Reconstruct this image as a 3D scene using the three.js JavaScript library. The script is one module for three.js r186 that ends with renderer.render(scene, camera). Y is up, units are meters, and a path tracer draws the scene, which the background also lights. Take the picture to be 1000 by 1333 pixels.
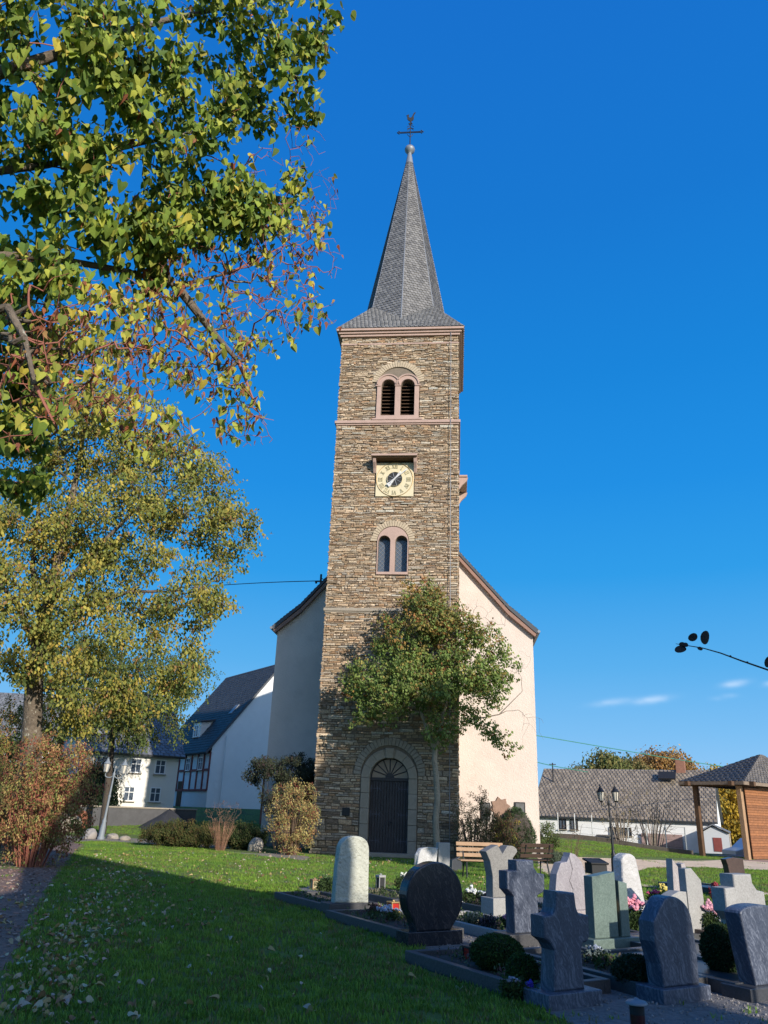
import * as THREE from 'three';
import { mergeGeometries } from 'three/addons/utils/BufferGeometryUtils.js';
import { RoundedBoxGeometry } from 'three/addons/geometries/RoundedBoxGeometry.js';
import { FontLoader } from 'three/addons/loaders/FontLoader.js';
import { TextGeometry } from 'three/addons/geometries/TextGeometry.js';

// ------------------------------------------------------------------ camera, sky, sun, exposure
const scene = new THREE.Scene();
const rad = THREE.MathUtils.degToRad;
const FOCAL = 1000, CX = 500, CY = 666.5;              // the photograph's focal length and centre, in its pixels
const camera = new THREE.PerspectiveCamera(2 * Math.atan(CY / FOCAL) * 180 / Math.PI, 768 / 1024, 0.1, 3000);
camera.rotation.order = 'YXZ';
camera.rotation.set(rad(21.3), rad(5.7), rad(2.1));
camera.position.set(0, 1.6, 0);
camera.updateMatrixWorld(true);
const camRot = new THREE.Matrix4().extractRotation(camera.matrixWorld);
function ray(px, py) { return new THREE.Vector3((px - CX) / FOCAL, -(py - CY) / FOCAL, -1).applyMatrix4(camRot); }

const SUN_AZ = rad(38), SUN_ALT = rad(19.5);
const sunDir = new THREE.Vector3(Math.sin(SUN_AZ) * Math.cos(SUN_ALT), Math.sin(SUN_ALT), Math.cos(SUN_AZ) * Math.cos(SUN_ALT));

function mulberry(a) { return function () { a |= 0; a = a + 0x6D2B79F5 | 0; let t = Math.imul(a ^ a >>> 15, 1 | a); t = t + Math.imul(t ^ t >>> 7, 61 | t) ^ t; return ((t ^ t >>> 14) >>> 0) / 4294967296; }; }
const clamp = (v, a = 0, b = 1) => Math.min(b, Math.max(a, v));
const smooth = (a, b, x) => { const t = clamp((x - a) / (b - a)); return t * t * (3 - 2 * t); };
const mix = (a, b, t) => a + (b - a) * t;
function hash2(x, y, s) { let h = Math.imul(x, 374761393) + Math.imul(y, 668265263) + Math.imul(s, 2147483647 ^ 0x5bd1e995); h = Math.imul(h ^ h >>> 13, 1274126177); return ((h ^ h >>> 16) >>> 0) / 4294967296; }
function vnoise(x, y, per, s) {                         // value noise, periodic
  const xi = Math.floor(x), yi = Math.floor(y), fx = x - xi, fy = y - yi, m = v => ((v % per) + per) % per;
  const u = fx * fx * (3 - 2 * fx), v = fy * fy * (3 - 2 * fy);
  const a = hash2(m(xi), m(yi), s), b = hash2(m(xi + 1), m(yi), s), c = hash2(m(xi), m(yi + 1), s), d = hash2(m(xi + 1), m(yi + 1), s);
  return mix(mix(a, b, u), mix(c, d, u), v);
}
function fbm(u, v, per, oct, s) { let t = 0, a = 0.5, n = 0; for (let i = 0; i < oct; i++) { t += a * vnoise(u * per, v * per, per, s + i); n += a; a *= 0.55; per *= 2; } return t / n; }

{ // the sky: clear autumn blue, a few wisps low down
  const W = 2048, H = 1024, data = new Float32Array(W * H * 4), d = new THREE.Vector3();
  const wisps = [[797, 914, 26, 3.4, .24], [849, 911, 22, 3.6, .4], [957, 890, 15, 3.2, .4], [944, 907, 14, 1.6, .2], [1004, 890, 10, 2, .35]].map(([px, py, rx, ry, k]) => ({ c: ray(px, py).normalize(), rx: rx / 1000 * .93, ry: ry / 1000 * .93, k }));
  const stops = [[-90, .16, .28, .42], [-2, .30, .52, .77], [0, .30, .52, .77], [5.5, .165, .425, .735], [10, .085, .355, .70], [16.5, .025, .275, .665], [23, .013, .225, .63], [31, .0085, .19, .575], [42, .0075, .152, .52], [55, .0075, .132, .495], [90, .0085, .11, .46]];
  for (let j = 0; j < H; j++) {
    const el = ((j + .5) / H - .5) * 180; let k = 0; while (k < stops.length - 2 && el > stops[k + 1][0]) k++;
    const A = stops[k], B = stops[k + 1], t = clamp((el - A[0]) / (B[0] - A[0]));
    for (let i = 0; i < W; i++) {
      const th = ((i + .5) / W - .5) * 2 * Math.PI, ce = Math.cos(rad(el));
      d.set(Math.cos(th) * ce, Math.sin(rad(el)), Math.sin(th) * ce);
      const ks = .95; let r = mix(A[1], B[1], t) * ks, g = mix(A[2], B[2], t) * ks, b = mix(A[3], B[3], t) * ks;
      const cs = Math.max(0, d.dot(sunDir)), glow = .42 * cs ** 3 + .5 * cs ** 10 + 1.2 * cs ** 50; r += glow * .75; g += glow * .72; b += glow * .62;
      if (el > 0 && el < 25) for (const w of wisps) {
        const dd = d.dot(w.c); if (dd < .99) continue;
        const rx = d.clone().sub(w.c), right = new THREE.Vector3(1, 0, .1).normalize(), x = rx.dot(right) / w.rx, y = (rx.y - rx.dot(right) * .12) / w.ry;
        const q = Math.exp(-(x * x + y * y) * 1.3) * w.k * (.5 + .9 * vnoise(x * 5 + 40, y * 2.2 + 40, 512, 7)); r = mix(r, .82, q); g = mix(g, .88, q); b = mix(b, .95, q);
      }
      const o = (j * W + i) * 4; data[o] = r; data[o + 1] = g; data[o + 2] = b; data[o + 3] = 1;
    }
  }
  const sky = new THREE.DataTexture(data, W, H, THREE.RGBAFormat, THREE.FloatType);
  sky.mapping = THREE.EquirectangularReflectionMapping; sky.magFilter = THREE.LinearFilter; sky.minFilter = THREE.LinearFilter; sky.needsUpdate = true;
  scene.background = sky; scene.environment = sky;
}
const sun = new THREE.DirectionalLight(new THREE.Color(1, .93, .82), 4.6);
sun.position.copy(sunDir).multiplyScalar(120).add(new THREE.Vector3(0, 0, -30)); sun.target.position.set(0, 0, -30);
sun.castShadow = true; sun.shadow.mapSize.set(4096, 4096);
Object.assign(sun.shadow.camera, { left: -70, right: 70, top: 70, bottom: -70, near: 1, far: 300 });
scene.add(sun, sun.target);
const renderer = new THREE.WebGLRenderer({ antialias: true });
renderer.toneMapping = THREE.LinearToneMapping; renderer.toneMappingExposure = 1.3;
renderer.shadowMap.enabled = true; renderer.outputColorSpace = THREE.SRGBColorSpace;

// ------------------------------------------------------------------ from pixels of the photograph to places
const EYE = camera.position;
function groundH(x, z) {                                // the lie of the land, metres
  const d = -z;
  const left = 1.45 * smooth(-7, -11, x) * smooth(38, 54, d);
  const right = x > 3 ? .55 * smooth(38, 48, d) * smooth(13.2, 6.5, x) * (1 - smooth(50, 54, d)) - .6 * smooth(50, 56, d) * smooth(4, 7, x) : 0;
  return left + right + .02 * (vnoise(x * .25 + 100, z * .25 + 100, 4096, 3) - .5) * smooth(4, 12, d);
}
function onZ(px, py, z) { const d = ray(px, py); return EYE.clone().addScaledVector(d, (z - EYE.z) / d.z); }
function onGround(px, py) {
  const d = ray(px, py); if (d.y > -1e-4) d.y = -1e-4;
  const at = t => EYE.clone().addScaledVector(d, t), above = t => { const p = at(t); return p.y - groundH(p.x, p.z); };
  let t = 1; while (t < 400 && above(t) > 0) t += .25; let a = t - .25, b = t; for (let i = 0; i < 30; i++) { const m = (a + b) / 2; above(m) > 0 ? a = m : b = m; }
  const p = at(b); p.y = groundH(p.x, p.z); return p;
}
function atDepth(px, py, dist) { const d = ray(px, py); return EYE.clone().addScaledVector(d, dist / Math.hypot(d.x, d.z)); }   // dist: metres along the ground
const inv = camRot.clone().invert();
function project(p) { const q = p.clone().sub(EYE).applyMatrix4(inv); return { x: CX + FOCAL * q.x / -q.z, y: CY - FOCAL * q.y / -q.z, d: -q.z }; }
const mpp = p => project(p).d / FOCAL;                  // metres per photograph pixel at p
function heightTo(p, py) { let a = 0, b = 60; for (let i = 0; i < 40; i++) { const m = (a + b) / 2; project(new THREE.Vector3(p.x, p.y + m, p.z)).y > py ? a = m : b = m; } return a; }

// ------------------------------------------------------------------ helpers
const V = (x, y, z) => new THREE.Vector3(x, y, z);
const taken = new Map();
function numbered(n) { const k = taken.get(n) || 0; taken.set(n, k + 1); return k ? n + '_' + String(k).padStart(3, '0') : n; }
function tag(o, label, category, group, kind) { if (label) o.userData.label = label; if (category) o.userData.category = category; if (group) o.userData.group = group; if (kind) o.userData.kind = kind; return o; }
function shadows(o) { o.castShadow = o.receiveShadow = true; return o; }
function thing(name, label, category, pos = V(0, 0, 0), turn = 0, group) {
  const o = new THREE.Group(); o.name = numbered(name); o.position.copy(pos); o.rotation.y = turn; scene.add(o); return tag(o, label, category, group);
}
function part(parent, name, geo, mat, label) { const m = shadows(new THREE.Mesh(geo, mat)); m.name = name; parent.add(m); if (label) m.userData.label = label; return m; }
function single(name, label, category, geo, mat, group) { const m = shadows(new THREE.Mesh(geo, mat)); m.name = numbered(name); scene.add(m); return tag(m, label, category, group); }
function structure(name, geo, mat, label) { const m = shadows(new THREE.Mesh(geo, mat)); m.name = numbered(name); m.userData.kind = 'structure'; if (label) m.userData.label = label; scene.add(m); return m; }
function dup(root, pos, turn, label) { const r = root.clone(); r.name = numbered(root.name.replace(/_\d{3}$/, '')); r.userData = { ...root.userData }; if (label) r.userData.label = label; r.position.copy(pos); r.rotation.y = turn; scene.add(r); return r; }
const xf = (g, x = 0, y = 0, z = 0, ry = 0, rx = 0, rz = 0) => { if (rx) g.rotateX(rx); if (rz) g.rotateZ(rz); if (ry) g.rotateY(ry); return g.translate(x, y, z); };
function boxUV(g, s = 1) {                              // texture coordinates in metres by the way a face points
  g = g.index ? g.toNonIndexed() : g; const p = g.attributes.position, uv = new Float32Array(p.count * 2), a = V(), b = V(), c = V(), n = V();
  for (let i = 0; i < p.count; i += 3) {
    a.fromBufferAttribute(p, i); b.fromBufferAttribute(p, i + 1); c.fromBufferAttribute(p, i + 2); n.copy(b).sub(a).cross(c.clone().sub(a));
    const ax = Math.abs(n.x), ay = Math.abs(n.y), az = Math.abs(n.z);
    for (const [k, q] of [[0, a], [1, b], [2, c]]) { const o = (i + k) * 2; if (az >= ax && az >= ay) { uv[o] = q.x * s; uv[o + 1] = q.y * s; } else if (ax >= ay) { uv[o] = q.z * s; uv[o + 1] = q.y * s; } else { uv[o] = q.x * s; uv[o + 1] = q.z * s; } }
  }
  g.setAttribute('uv', new THREE.BufferAttribute(uv, 2)); return g;
}
const box = (w, h, d, x = 0, y = 0, z = 0) => boxUV(new THREE.BoxGeometry(w, h, d).translate(x, y, z));
const rbox = (w, h, d, x = 0, y = 0, z = 0, r = .015) => boxUV(new RoundedBoxGeometry(w, h, d, 1, Math.min(r, w / 2.1, h / 2.1, d / 2.1)).translate(x, y, z));
const cyl = (r0, r1, h, x = 0, y = 0, z = 0, n = 12) => new THREE.CylinderGeometry(r1, r0, h, n).translate(x, y + h / 2, z);
function strip(geos) { return mergeGeometries(geos.map(g => { g = g.index ? g.toNonIndexed() : g; for (const k of Object.keys(g.attributes)) if (!['position', 'normal', 'uv'].includes(k)) g.deleteAttribute(k); return g; })); }
function bar(a, b, r, n = 6, r1 = r) { const d = b.clone().sub(a), g = new THREE.CylinderGeometry(r1, r, d.length(), n); g.applyQuaternion(new THREE.Quaternion().setFromUnitVectors(V(0, 1, 0), d.clone().normalize())); const m = a.clone().add(b).multiplyScalar(.5); return g.translate(m.x, m.y, m.z); }
function lathe(pts, n = 16) { return new THREE.LatheGeometry(pts.map(([r, y]) => new THREE.Vector2(r, y)), n); }
function extrude(shape, depth, bevel = .012, curve = 10) { const g = new THREE.ExtrudeGeometry(shape, { depth: depth - 2 * bevel, bevelEnabled: bevel > 0, bevelThickness: bevel, bevelSize: bevel, bevelOffset: -bevel, bevelSegments: 2, curveSegments: curve }); g.translate(0, 0, bevel); return boxUV(g); }
function poly(pts) { const s = new THREE.Shape(); pts.forEach(([x, y], i) => i ? s.lineTo(x, y) : s.moveTo(x, y)); s.closePath(); return s; }
function smoothPoly(pts) { const s = new THREE.Shape(); s.setFromPoints(pts.map(([x, y]) => new THREE.Vector2(x, y))); return s; }
function triGeo(pos, col) { const g = new THREE.BufferGeometry(); g.setAttribute('position', new THREE.Float32BufferAttribute(pos, 3)); if (col) g.setAttribute('color', new THREE.Float32BufferAttribute(col, 3)); g.computeVertexNormals(); return g; }

// ------------------------------------------------------------------ textures and materials
function tex(size, fn, { srgb = true, rep = 1 } = {}) {
  const d = new Uint8Array(size * size * 4);
  for (let j = 0; j < size; j++) for (let i = 0; i < size; i++) { const c = fn(i / size, j / size), o = (j * size + i) * 4; d[o] = clamp(c[0]) * 255; d[o + 1] = clamp(c[1]) * 255; d[o + 2] = clamp(c[2]) * 255; d[o + 3] = 255; }
  const t = new THREE.DataTexture(d, size, size, THREE.RGBAFormat); t.wrapS = t.wrapT = THREE.RepeatWrapping; t.magFilter = THREE.LinearFilter; t.minFilter = THREE.LinearMipmapLinearFilter; t.generateMipmaps = true;
  t.repeat.set(rep, rep); if (srgb) t.colorSpace = THREE.SRGBColorSpace; t.needsUpdate = true; return t;
}
const s1 = v => v <= .0031308 ? 12.92 * v : 1.055 * v ** (1 / 2.4) - .055;
const lin = (r, g, b) => [s1(clamp(r)), s1(clamp(g)), s1(clamp(b))];
const rgb = (r, g, b) => new THREE.Color().setRGB(r, g, b);
const grainT = tex(512, (u, v) => { const n = fbm(u, v, 24, 5, 11); return [n, n, n]; }, { srgb: false });
const fineT = tex(512, (u, v) => { const n = .5 * vnoise(u * 256, v * 256, 256, 21) + .5 * fbm(u, v, 64, 3, 22); return [n, n, n]; }, { srgb: false });
const withRep = (t, r) => { const c = t.clone(); c.repeat.set(r, r); c.needsUpdate = true; return c; };
function surf(base, vary, { per = 6, oct = 5, seed = 1, rep = .25, rough = .95, bump = .004, spots = 0, spotCol = [0, 0, 0], bumpT = grainT, bumpRep = 1, size = 512, ...o } = {}) {
  const t = tex(size, (u, v) => { const n = (fbm(u, v, per, oct, seed) - .5) * 2, m = (fbm(u, v, per * 4, 3, seed + 50) - .5) * 2, k = 1 + n * vary + m * vary * .6; let c = base.map(x => x * k); if (spots) { const q = smooth(.66, .8, fbm(u, v, per * 2, 4, seed + 90)) * spots; c = c.map((x, i) => mix(x, spotCol[i], q)); } return lin(...c); }, { rep });
  return new THREE.MeshStandardMaterial({ map: t, roughness: rough, bumpMap: withRep(bumpT, bumpRep), bumpScale: bump, ...o });
}
function granite(base, speck, { seed = 5, streak = 0, streakCol = [.4, .42, .46], rough = .45, rep = 1.2, size = 512, k = .5 } = {}) {
  const t = tex(size, (u, v) => {
    const a = hash2(Math.floor(u * size / 2), Math.floor(v * size / 2), seed), b = fbm(u, v, 64, 3, seed + 3); let c = base.map((x, i) => x + (a * .6 + b * .9 - .75) * speck[i]); const bl = .82 + .36 * fbm(u, v, 3, 4, seed + 30); c = c.map(x => x * bl);
    if (streak) { const w = fbm(u, v, 4, 4, seed + 9) * 1.2, n = fbm((u * 1 + w * .16) % 1, (v + u) % 1, 1, 1, seed), s = .55 * vnoise((u * 2 + v) * 26 + w * 14, v * 9 + w * 5, 999, seed + 2) + .45 * vnoise((u * 2 + v) * 60 + w * 20, v * 22 - w * 6, 999, seed + 4); const q = smooth(.48, .82, s) * streak * (.4 + b); c = c.map((x, i) => mix(x, streakCol[i], clamp(q) * k)); }
    return lin(...c);
  }, { rep });
  return new THREE.MeshStandardMaterial({ map: t, roughness: rough, bumpMap: withRep(fineT, 1), bumpScale: .0006 });
}
const flat = (r, g, b, rough = .8, metal = 0, o = {}) => new THREE.MeshStandardMaterial({ color: rgb(r, g, b), roughness: rough, metalness: metal, ...o });
const M = {
  plaster: surf([.61, .515, .45], .10, { per: 4, seed: 31, rep: .17, bump: .014, spots: .3, spotCol: [.50, .415, .36], size: 1024 }),
  plasterWhite: surf([.74, .74, .73], .05, { per: 4, seed: 37, rep: .2, bump: .006, spots: .25, spotCol: [.62, .6, .57] }),
  plasterCream: surf([.72, .68, .61], .06, { per: 4, seed: 39, rep: .2, bump: .006 }),
  plinth: surf([.30, .27, .24], .14, { seed: 40, rep: .6 }),
  mortar: surf([.19, .15, .11], .25, { per: 8, seed: 41, rep: .5 }),
  sandstone: surf([.40, .275, .225], .12, { per: 6, seed: 43, rep: .7, bump: .005 }),
  sandTan: surf([.43, .34, .235], .22, { per: 8, seed: 45, rep: .7, bump: .006 }),
  hand: flat(.62, .6, .58, .4, .2),
  sandGrey: surf([.30, .255, .20], .16, { per: 6, seed: 44, rep: .7, bump: .006, spots: .3, spotCol: [.2, .17, .14] }),
  stone: new THREE.MeshStandardMaterial({ vertexColors: true, roughness: .95, bumpMap: withRep(grainT, 3), bumpScale: .012, map: tex(256, (u, v) => { const n = .86 + .4 * (fbm(u, v, 16, 4, 61) - .5); return [n, n, n]; }, { rep: 2 }) }),
  slate: new THREE.MeshStandardMaterial({ vertexColors: true, roughness: .58, bumpMap: withRep(grainT, 2), bumpScale: .003 }),
  slateSpire: new THREE.MeshStandardMaterial({ vertexColors: true, roughness: .4, bumpMap: withRep(grainT, 2), bumpScale: .003 }),
  slateCore: flat(.07, .075, .085, .8),
  timber: surf([.10, .055, .03], .25, { per: 8, seed: 47, rep: 1 }),
  bench: surf([.33, .20, .11], .18, { per: 8, seed: 48, rep: 1, rough: .7 }),
  doorWood: surf([.030, .024, .026], .3, { per: 10, seed: 49, rep: .8, rough: .55, bump: .002 }),
  black: flat(.012, .012, .013, .7), iron: flat(.03, .031, .034, .5, .6), hinge: flat(.09, .09, .11, .5, .3), lead: flat(.22, .23, .25, .5, .3),
  glass: new THREE.MeshPhysicalMaterial({ color: rgb(.08, .10, .13), roughness: .08, metalness: 0, specularIntensity: 1 }),
  gold: flat(.36, .31, .17, .6, .1), brass: flat(.5, .33, .14, .4, .6),
  clockFace: surf([.58, .50, .33], .08, { seed: 52, rep: .8, bump: .002, rough: .7 }), clockRing: surf([.60, .51, .32], .08, { seed: 53, rep: .8, bump: .002, rough: .6 }),
  bark: surf([.12, .092, .065], .4, { per: 8, seed: 54, rep: 1.2, bump: .03, spots: .8, spotCol: [.40, .38, .30] }),
  barkDark: surf([.065, .05, .038], .35, { per: 8, seed: 55, rep: 1.2, bump: .025 }),
  barkPale: surf([.30, .25, .18], .3, { per: 8, seed: 56, rep: 1.5, bump: .02, spots: .4, spotCol: [.16, .14, .1] }),
  twigRed: flat(.27, .095, .06, .8), twigBrown: flat(.13, .085, .055, .9), twigGrey: flat(.22, .18, .14, .9),
  brick: new THREE.MeshStandardMaterial({ vertexColors: true, roughness: .85, bumpMap: withRep(grainT, 4), bumpScale: .004 }),
  whitePaint: flat(.78, .78, .76, .5), redPaint: surf([.20, .045, .04], .15, { seed: 58, rep: 1, rough: .7 }),
  lampGrey: flat(.19, .215, .235, .6, 0), rubble: surf([.34, .30, .25], .25, { per: 6, seed: 59, rep: 1.2, bump: .03 }), roofRust: surf([.18, .16, .15], .25, { seed: 60, rep: .5 }),
  soil: surf([.055, .042, .032], .35, { per: 12, seed: 62, rep: 1, bump: .03 }),
};
const leafMat = new THREE.MeshPhysicalMaterial({ color: 0xffffff, roughness: .75, transmission: .35, thickness: 0, side: THREE.DoubleSide, specularIntensity: .35 });
const leafSolid = new THREE.MeshStandardMaterial({ color: 0xffffff, roughness: .8, side: THREE.DoubleSide });

// ------------------------------------------------------------------ the ground
const gxz = (px, py) => { const p = onGround(px, py); return [p.x, p.z]; };
const gravelPoly = [[388, 1157], [430, 1176], [470, 1192], [540, 1229], [605, 1259], [700, 1313], [775, 1352]].map(a => gxz(...a)).concat([[1.1, -5.2], [3.5, -4.4], [12, -6], [13.5, -12.5]], [[1060, 1192], [1000, 1186], [860, 1172], [720, 1169], [620, 1167], [520, 1161], [430, 1149]].map(a => gxz(...a)));
const mulchPoly = [[92, 1096], [110, 1100], [82, 1130], [58, 1165], [38, 1205], [14, 1255], [-18, 1310], [-50, 1345]].map(a => gxz(...a)).concat([[-4.4, -5], [-9, -5], [-16, -16], [-17, -28]]);
const pathLeftPoly = [[60, 1090], [100, 1080], [150, 1086], [230, 1091], [330, 1103], [405, 1116], [400, 1121], [320, 1112], [230, 1101], [130, 1095], [60, 1098]].map(a => gxz(...a));
const sandPoly = [[700, 1111], [760, 1114], [850, 1116.5], [940, 1119], [1010, 1120], [1150, 1124], [1150, 1136], [1000, 1133], [900, 1129], [845, 1130], [800, 1143], [715, 1139], [700, 1131]].map(a => gxz(...a));
function inPoly(x, z, P) { let c = false; for (let i = 0, j = P.length - 1; i < P.length; j = i++) { const [a, b] = P[i], [d, e] = P[j]; if ((b > z) !== (e > z) && x < (d - a) * (z - b) / (e - b) + a) c = !c; } return c; }
function wobble(P, step, amp, seed) { const r = mulberry(seed), out = []; P.forEach(([x, z], i) => { const [X, Z] = P[(i + 1) % P.length], n = Math.min(60, Math.max(1, Math.round(Math.hypot(X - x, Z - z) / step))); for (let k = 0; k < n; k++) out.push([mix(x, X, k / n) + (r() - .5) * amp, mix(z, Z, k / n) + (r() - .5) * amp]); }); return out; }
function sheet(P, y) { const g = new THREE.ShapeGeometry(poly(P.map(([x, z]) => [x, -z]))); g.rotateX(-Math.PI / 2).translate(0, y, 0); const p = g.attributes.position, uv = g.attributes.uv; for (let i = 0; i < p.count; i++) uv.setXY(i, p.getX(i), p.getZ(i)); return g; }
const lawnMat = new THREE.MeshStandardMaterial({
  roughness: 1, bumpMap: withRep(fineT, .9), bumpScale: .03,
  map: tex(1024, (u, v) => { const n = fbm(u, v, 5, 5, 71), m = fbm(u, v, 90, 3, 72), q = smooth(.58, .74, fbm(u, v, 9, 4, 73)); const k = .55 + .9 * m; let c = [mix(.085, .14, n) * k, mix(.14, .19, n) * k, mix(.02, .034, n) * k]; c = c.map((x, i) => mix(x, [.085, .068, .03][i] * k, q * .45)); return lin(...c); }, { rep: .14 }),
});
{
  const axis = (a, b, fine, lo, hi) => { const o = []; let x = lo; for (x = a; x < b - .01; ) { o.push(x); x += x < lo || x >= hi ? Math.max(fine, Math.min(120, Math.max(lo - x, x - hi) * .35 + fine)) : fine; } o.push(b); return o; };
  const xs = axis(-700, 700, 1.2, -32, 32), zs = axis(-1200, 120, 1.2, -64, 6), pos = [], uv = [], idx = [];
  for (const z of zs) for (const x of xs) { pos.push(x, groundH(x, z), z); uv.push(x, z); }
  for (let j = 0; j < zs.length - 1; j++) for (let i = 0; i < xs.length - 1; i++) { const a = j * xs.length + i, b = a + 1, c = a + xs.length, d = c + 1; idx.push(a, c, b, b, c, d); }
  const g = new THREE.BufferGeometry(); g.setAttribute('position', new THREE.Float32BufferAttribute(pos, 3)); g.setAttribute('uv', new THREE.Float32BufferAttribute(uv, 2)); g.setIndex(idx); g.computeVertexNormals();
  structure('lawn_ground', g, lawnMat, 'mown green lawn of the churchyard');
}
const gravelMat = surf([.165, .155, .15], .35, { per: 40, oct: 3, seed: 81, rep: .5, bump: .02, bumpT: fineT, bumpRep: .8 });
structure('gravel_ground', sheet(wobble(gravelPoly, .4, .1, 5), .004), gravelMat, 'grey gravel between the graves');
structure('mulch_path', sheet(wobble(mulchPoly, .4, .22, 6), .005), surf([.24, .15, .115], .5, { per: 40, oct: 3, seed: 82, rep: .5, bump: .04, bumpT: fineT, bumpRep: .7 }), 'path of brown wood chips beside the lawn');
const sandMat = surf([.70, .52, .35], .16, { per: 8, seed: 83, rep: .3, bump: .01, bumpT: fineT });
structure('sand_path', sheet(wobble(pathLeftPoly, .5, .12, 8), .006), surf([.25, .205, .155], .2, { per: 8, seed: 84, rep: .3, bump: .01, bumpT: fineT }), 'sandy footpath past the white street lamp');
structure('sand_path', sheet(wobble(sandPoly, .6, .1, 7), .006), sandMat, 'tan sandy path along the far lawn');
structure('sand_path', sheet(wobble([[835, 1151], [900, 1157], [1010, 1163], [1010, 1166], [900, 1160], [835, 1154]].map(a => gxz(...a)), .5, .04, 9), .006), sandMat, 'thin sandy line crossing the lawn behind the graves');

function instanced(name, geo, mat, list, parent, kind = 'stuff') {   // list of {p, q, s, c}
  const m = new THREE.InstancedMesh(geo, mat, list.length), x = new THREE.Matrix4(), sc = V();
  list.forEach((e, i) => { const s = e.s; m.setMatrixAt(i, x.compose(e.p, e.q, typeof s === 'number' ? sc.set(s, s, s) : s)); if (e.c) m.setColorAt(i, e.c); });
  m.name = parent ? name : numbered(name); m.userData.kind = kind; shadows(m); (parent || scene).add(m); return m;
}
const quat = (rx, ry, rz) => new THREE.Quaternion().setFromEuler(new THREE.Euler(rx, ry, rz, 'YXZ'));
const grassFree = [];                                   // polygons where no grass grows, filled by the graves
function tuft(seed, n, h, spread) {
  const r = mulberry(seed), pos = [];
  for (let i = 0; i < n; i++) {
    const a = r() * 6.283, d = Math.sqrt(r()) * spread, x = Math.cos(a) * d, z = Math.sin(a) * d, t = r() * 6.283, w = .0035 + r() * .003, hh = h * (.5 + r() * .7), l = (.2 + r() * .8) * hh * .8, lx = Math.cos(t + 1.5) * l, lz = Math.sin(t + 1.5) * l, wx = Math.cos(t) * w, wz = Math.sin(t) * w;
    pos.push(x - wx, 0, z - wz, x + wx, 0, z + wz, x + lx * .35 + wx * .7, hh * .6, z + lz * .35 + wz * .7);
    pos.push(x - wx, 0, z - wz, x + lx * .35 + wx * .7, hh * .6, z + lz * .35 + wz * .7, x + lx * .35 - wx * .7, hh * .6, z + lz * .35 - wz * .7);
    pos.push(x + lx * .35 - wx * .7, hh * .6, z + lz * .35 - wz * .7, x + lx * .35 + wx * .7, hh * .6, z + lz * .35 + wz * .7, x + lx, hh, z + lz);
  }
  return triGeo(pos);
}
function plantGrass() {
  const r = mulberry(91), near = [], far = [];
  const zones = [[4.2, 10, 190, near, 1], [10, 19, 95, near, 1.15], [19, 46, 24, far, 1]];
  for (const [a, b, dens, list, s] of zones) {
    const n = Math.round((b - a) * 1.5 * (a + b) / 2 * dens);
    for (let i = 0; i < n; i++) {
      const d = Math.sqrt(mix(a * a, b * b, r())), x = (r() * 1.5 - .85) * d, z = -d;
      if (inPoly(x, z, gravelPoly) || inPoly(x, z, mulchPoly) || inPoly(x, z, sandPoly) || inPoly(x, z, pathLeftPoly)) { if (r() < .985) continue; }
      if (z < -31 && x > -8.6 && x < 3.8) continue; if (z < -31.6 && x > -6 && x < .4) continue;
      if (grassFree.some(P => inPoly(x, z, P))) continue;
      const patch = vnoise(x * .7 + 50, z * .7 + 50, 4096, 5), k = .6 + r() * .6, dry = r() < .07 + .3 * smooth(.6, .85, vnoise(x * 1.3 + 80, z * 1.3 + 80, 4096, 8));
      list.push({ p: V(x, groundH(x, z) - .003, z), q: quat(0, r() * 6.28, 0), s: s * (.75 + r() * .5), c: dry ? rgb(.24 * k, .20 * k, .08 * k) : rgb(mix(.14, .22, patch) * k, mix(.265, .34, patch) * k, .04 * k) });
    }
  }
  const gm = new THREE.MeshPhysicalMaterial({ color: 0xffffff, roughness: .8, transmission: .3, thickness: 0, side: THREE.DoubleSide, specularIntensity: .3 });
  const g = instanced('grass', tuft(3, 12, .05, .075), gm, near); g.userData.label = 'short mown grass blades on the near lawn'; g.userData.category = 'grass';
  const f = instanced('grass', tuft(4, 22, .055, .17), gm, far); f.userData.label = 'short grass on the lawn by the church'; f.userData.category = 'grass';
}

// ------------------------------------------------------------------ the church
const TX0 = -5.55, TX1 = .1, TZ = -32, TXC = (TX0 + TX1) / 2, TW = TX1 - TX0, TZC = TZ - TW / 2;
const church = thing('church', 'village church with tall rubble stone tower, slate spire and pale plastered nave', 'church', V(0, 0, 0));
const palette = [[0.581, 0.421, 0.271], [0.508, 0.362, 0.225], [0.663, 0.499, 0.337], [0.394, 0.275, 0.173], [0.54, 0.421, 0.3], [0.623, 0.461, 0.3], [0.332, 0.235, 0.159], [0.518, 0.324, 0.187], [0.726, 0.568, 0.402], [0.477, 0.392, 0.3]];
const archHalf = (y, xc, hw, ySpring) => y <= ySpring ? hw : (y < ySpring + hw ? Math.sqrt(hw * hw - (y - ySpring) ** 2) : 0);
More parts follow.
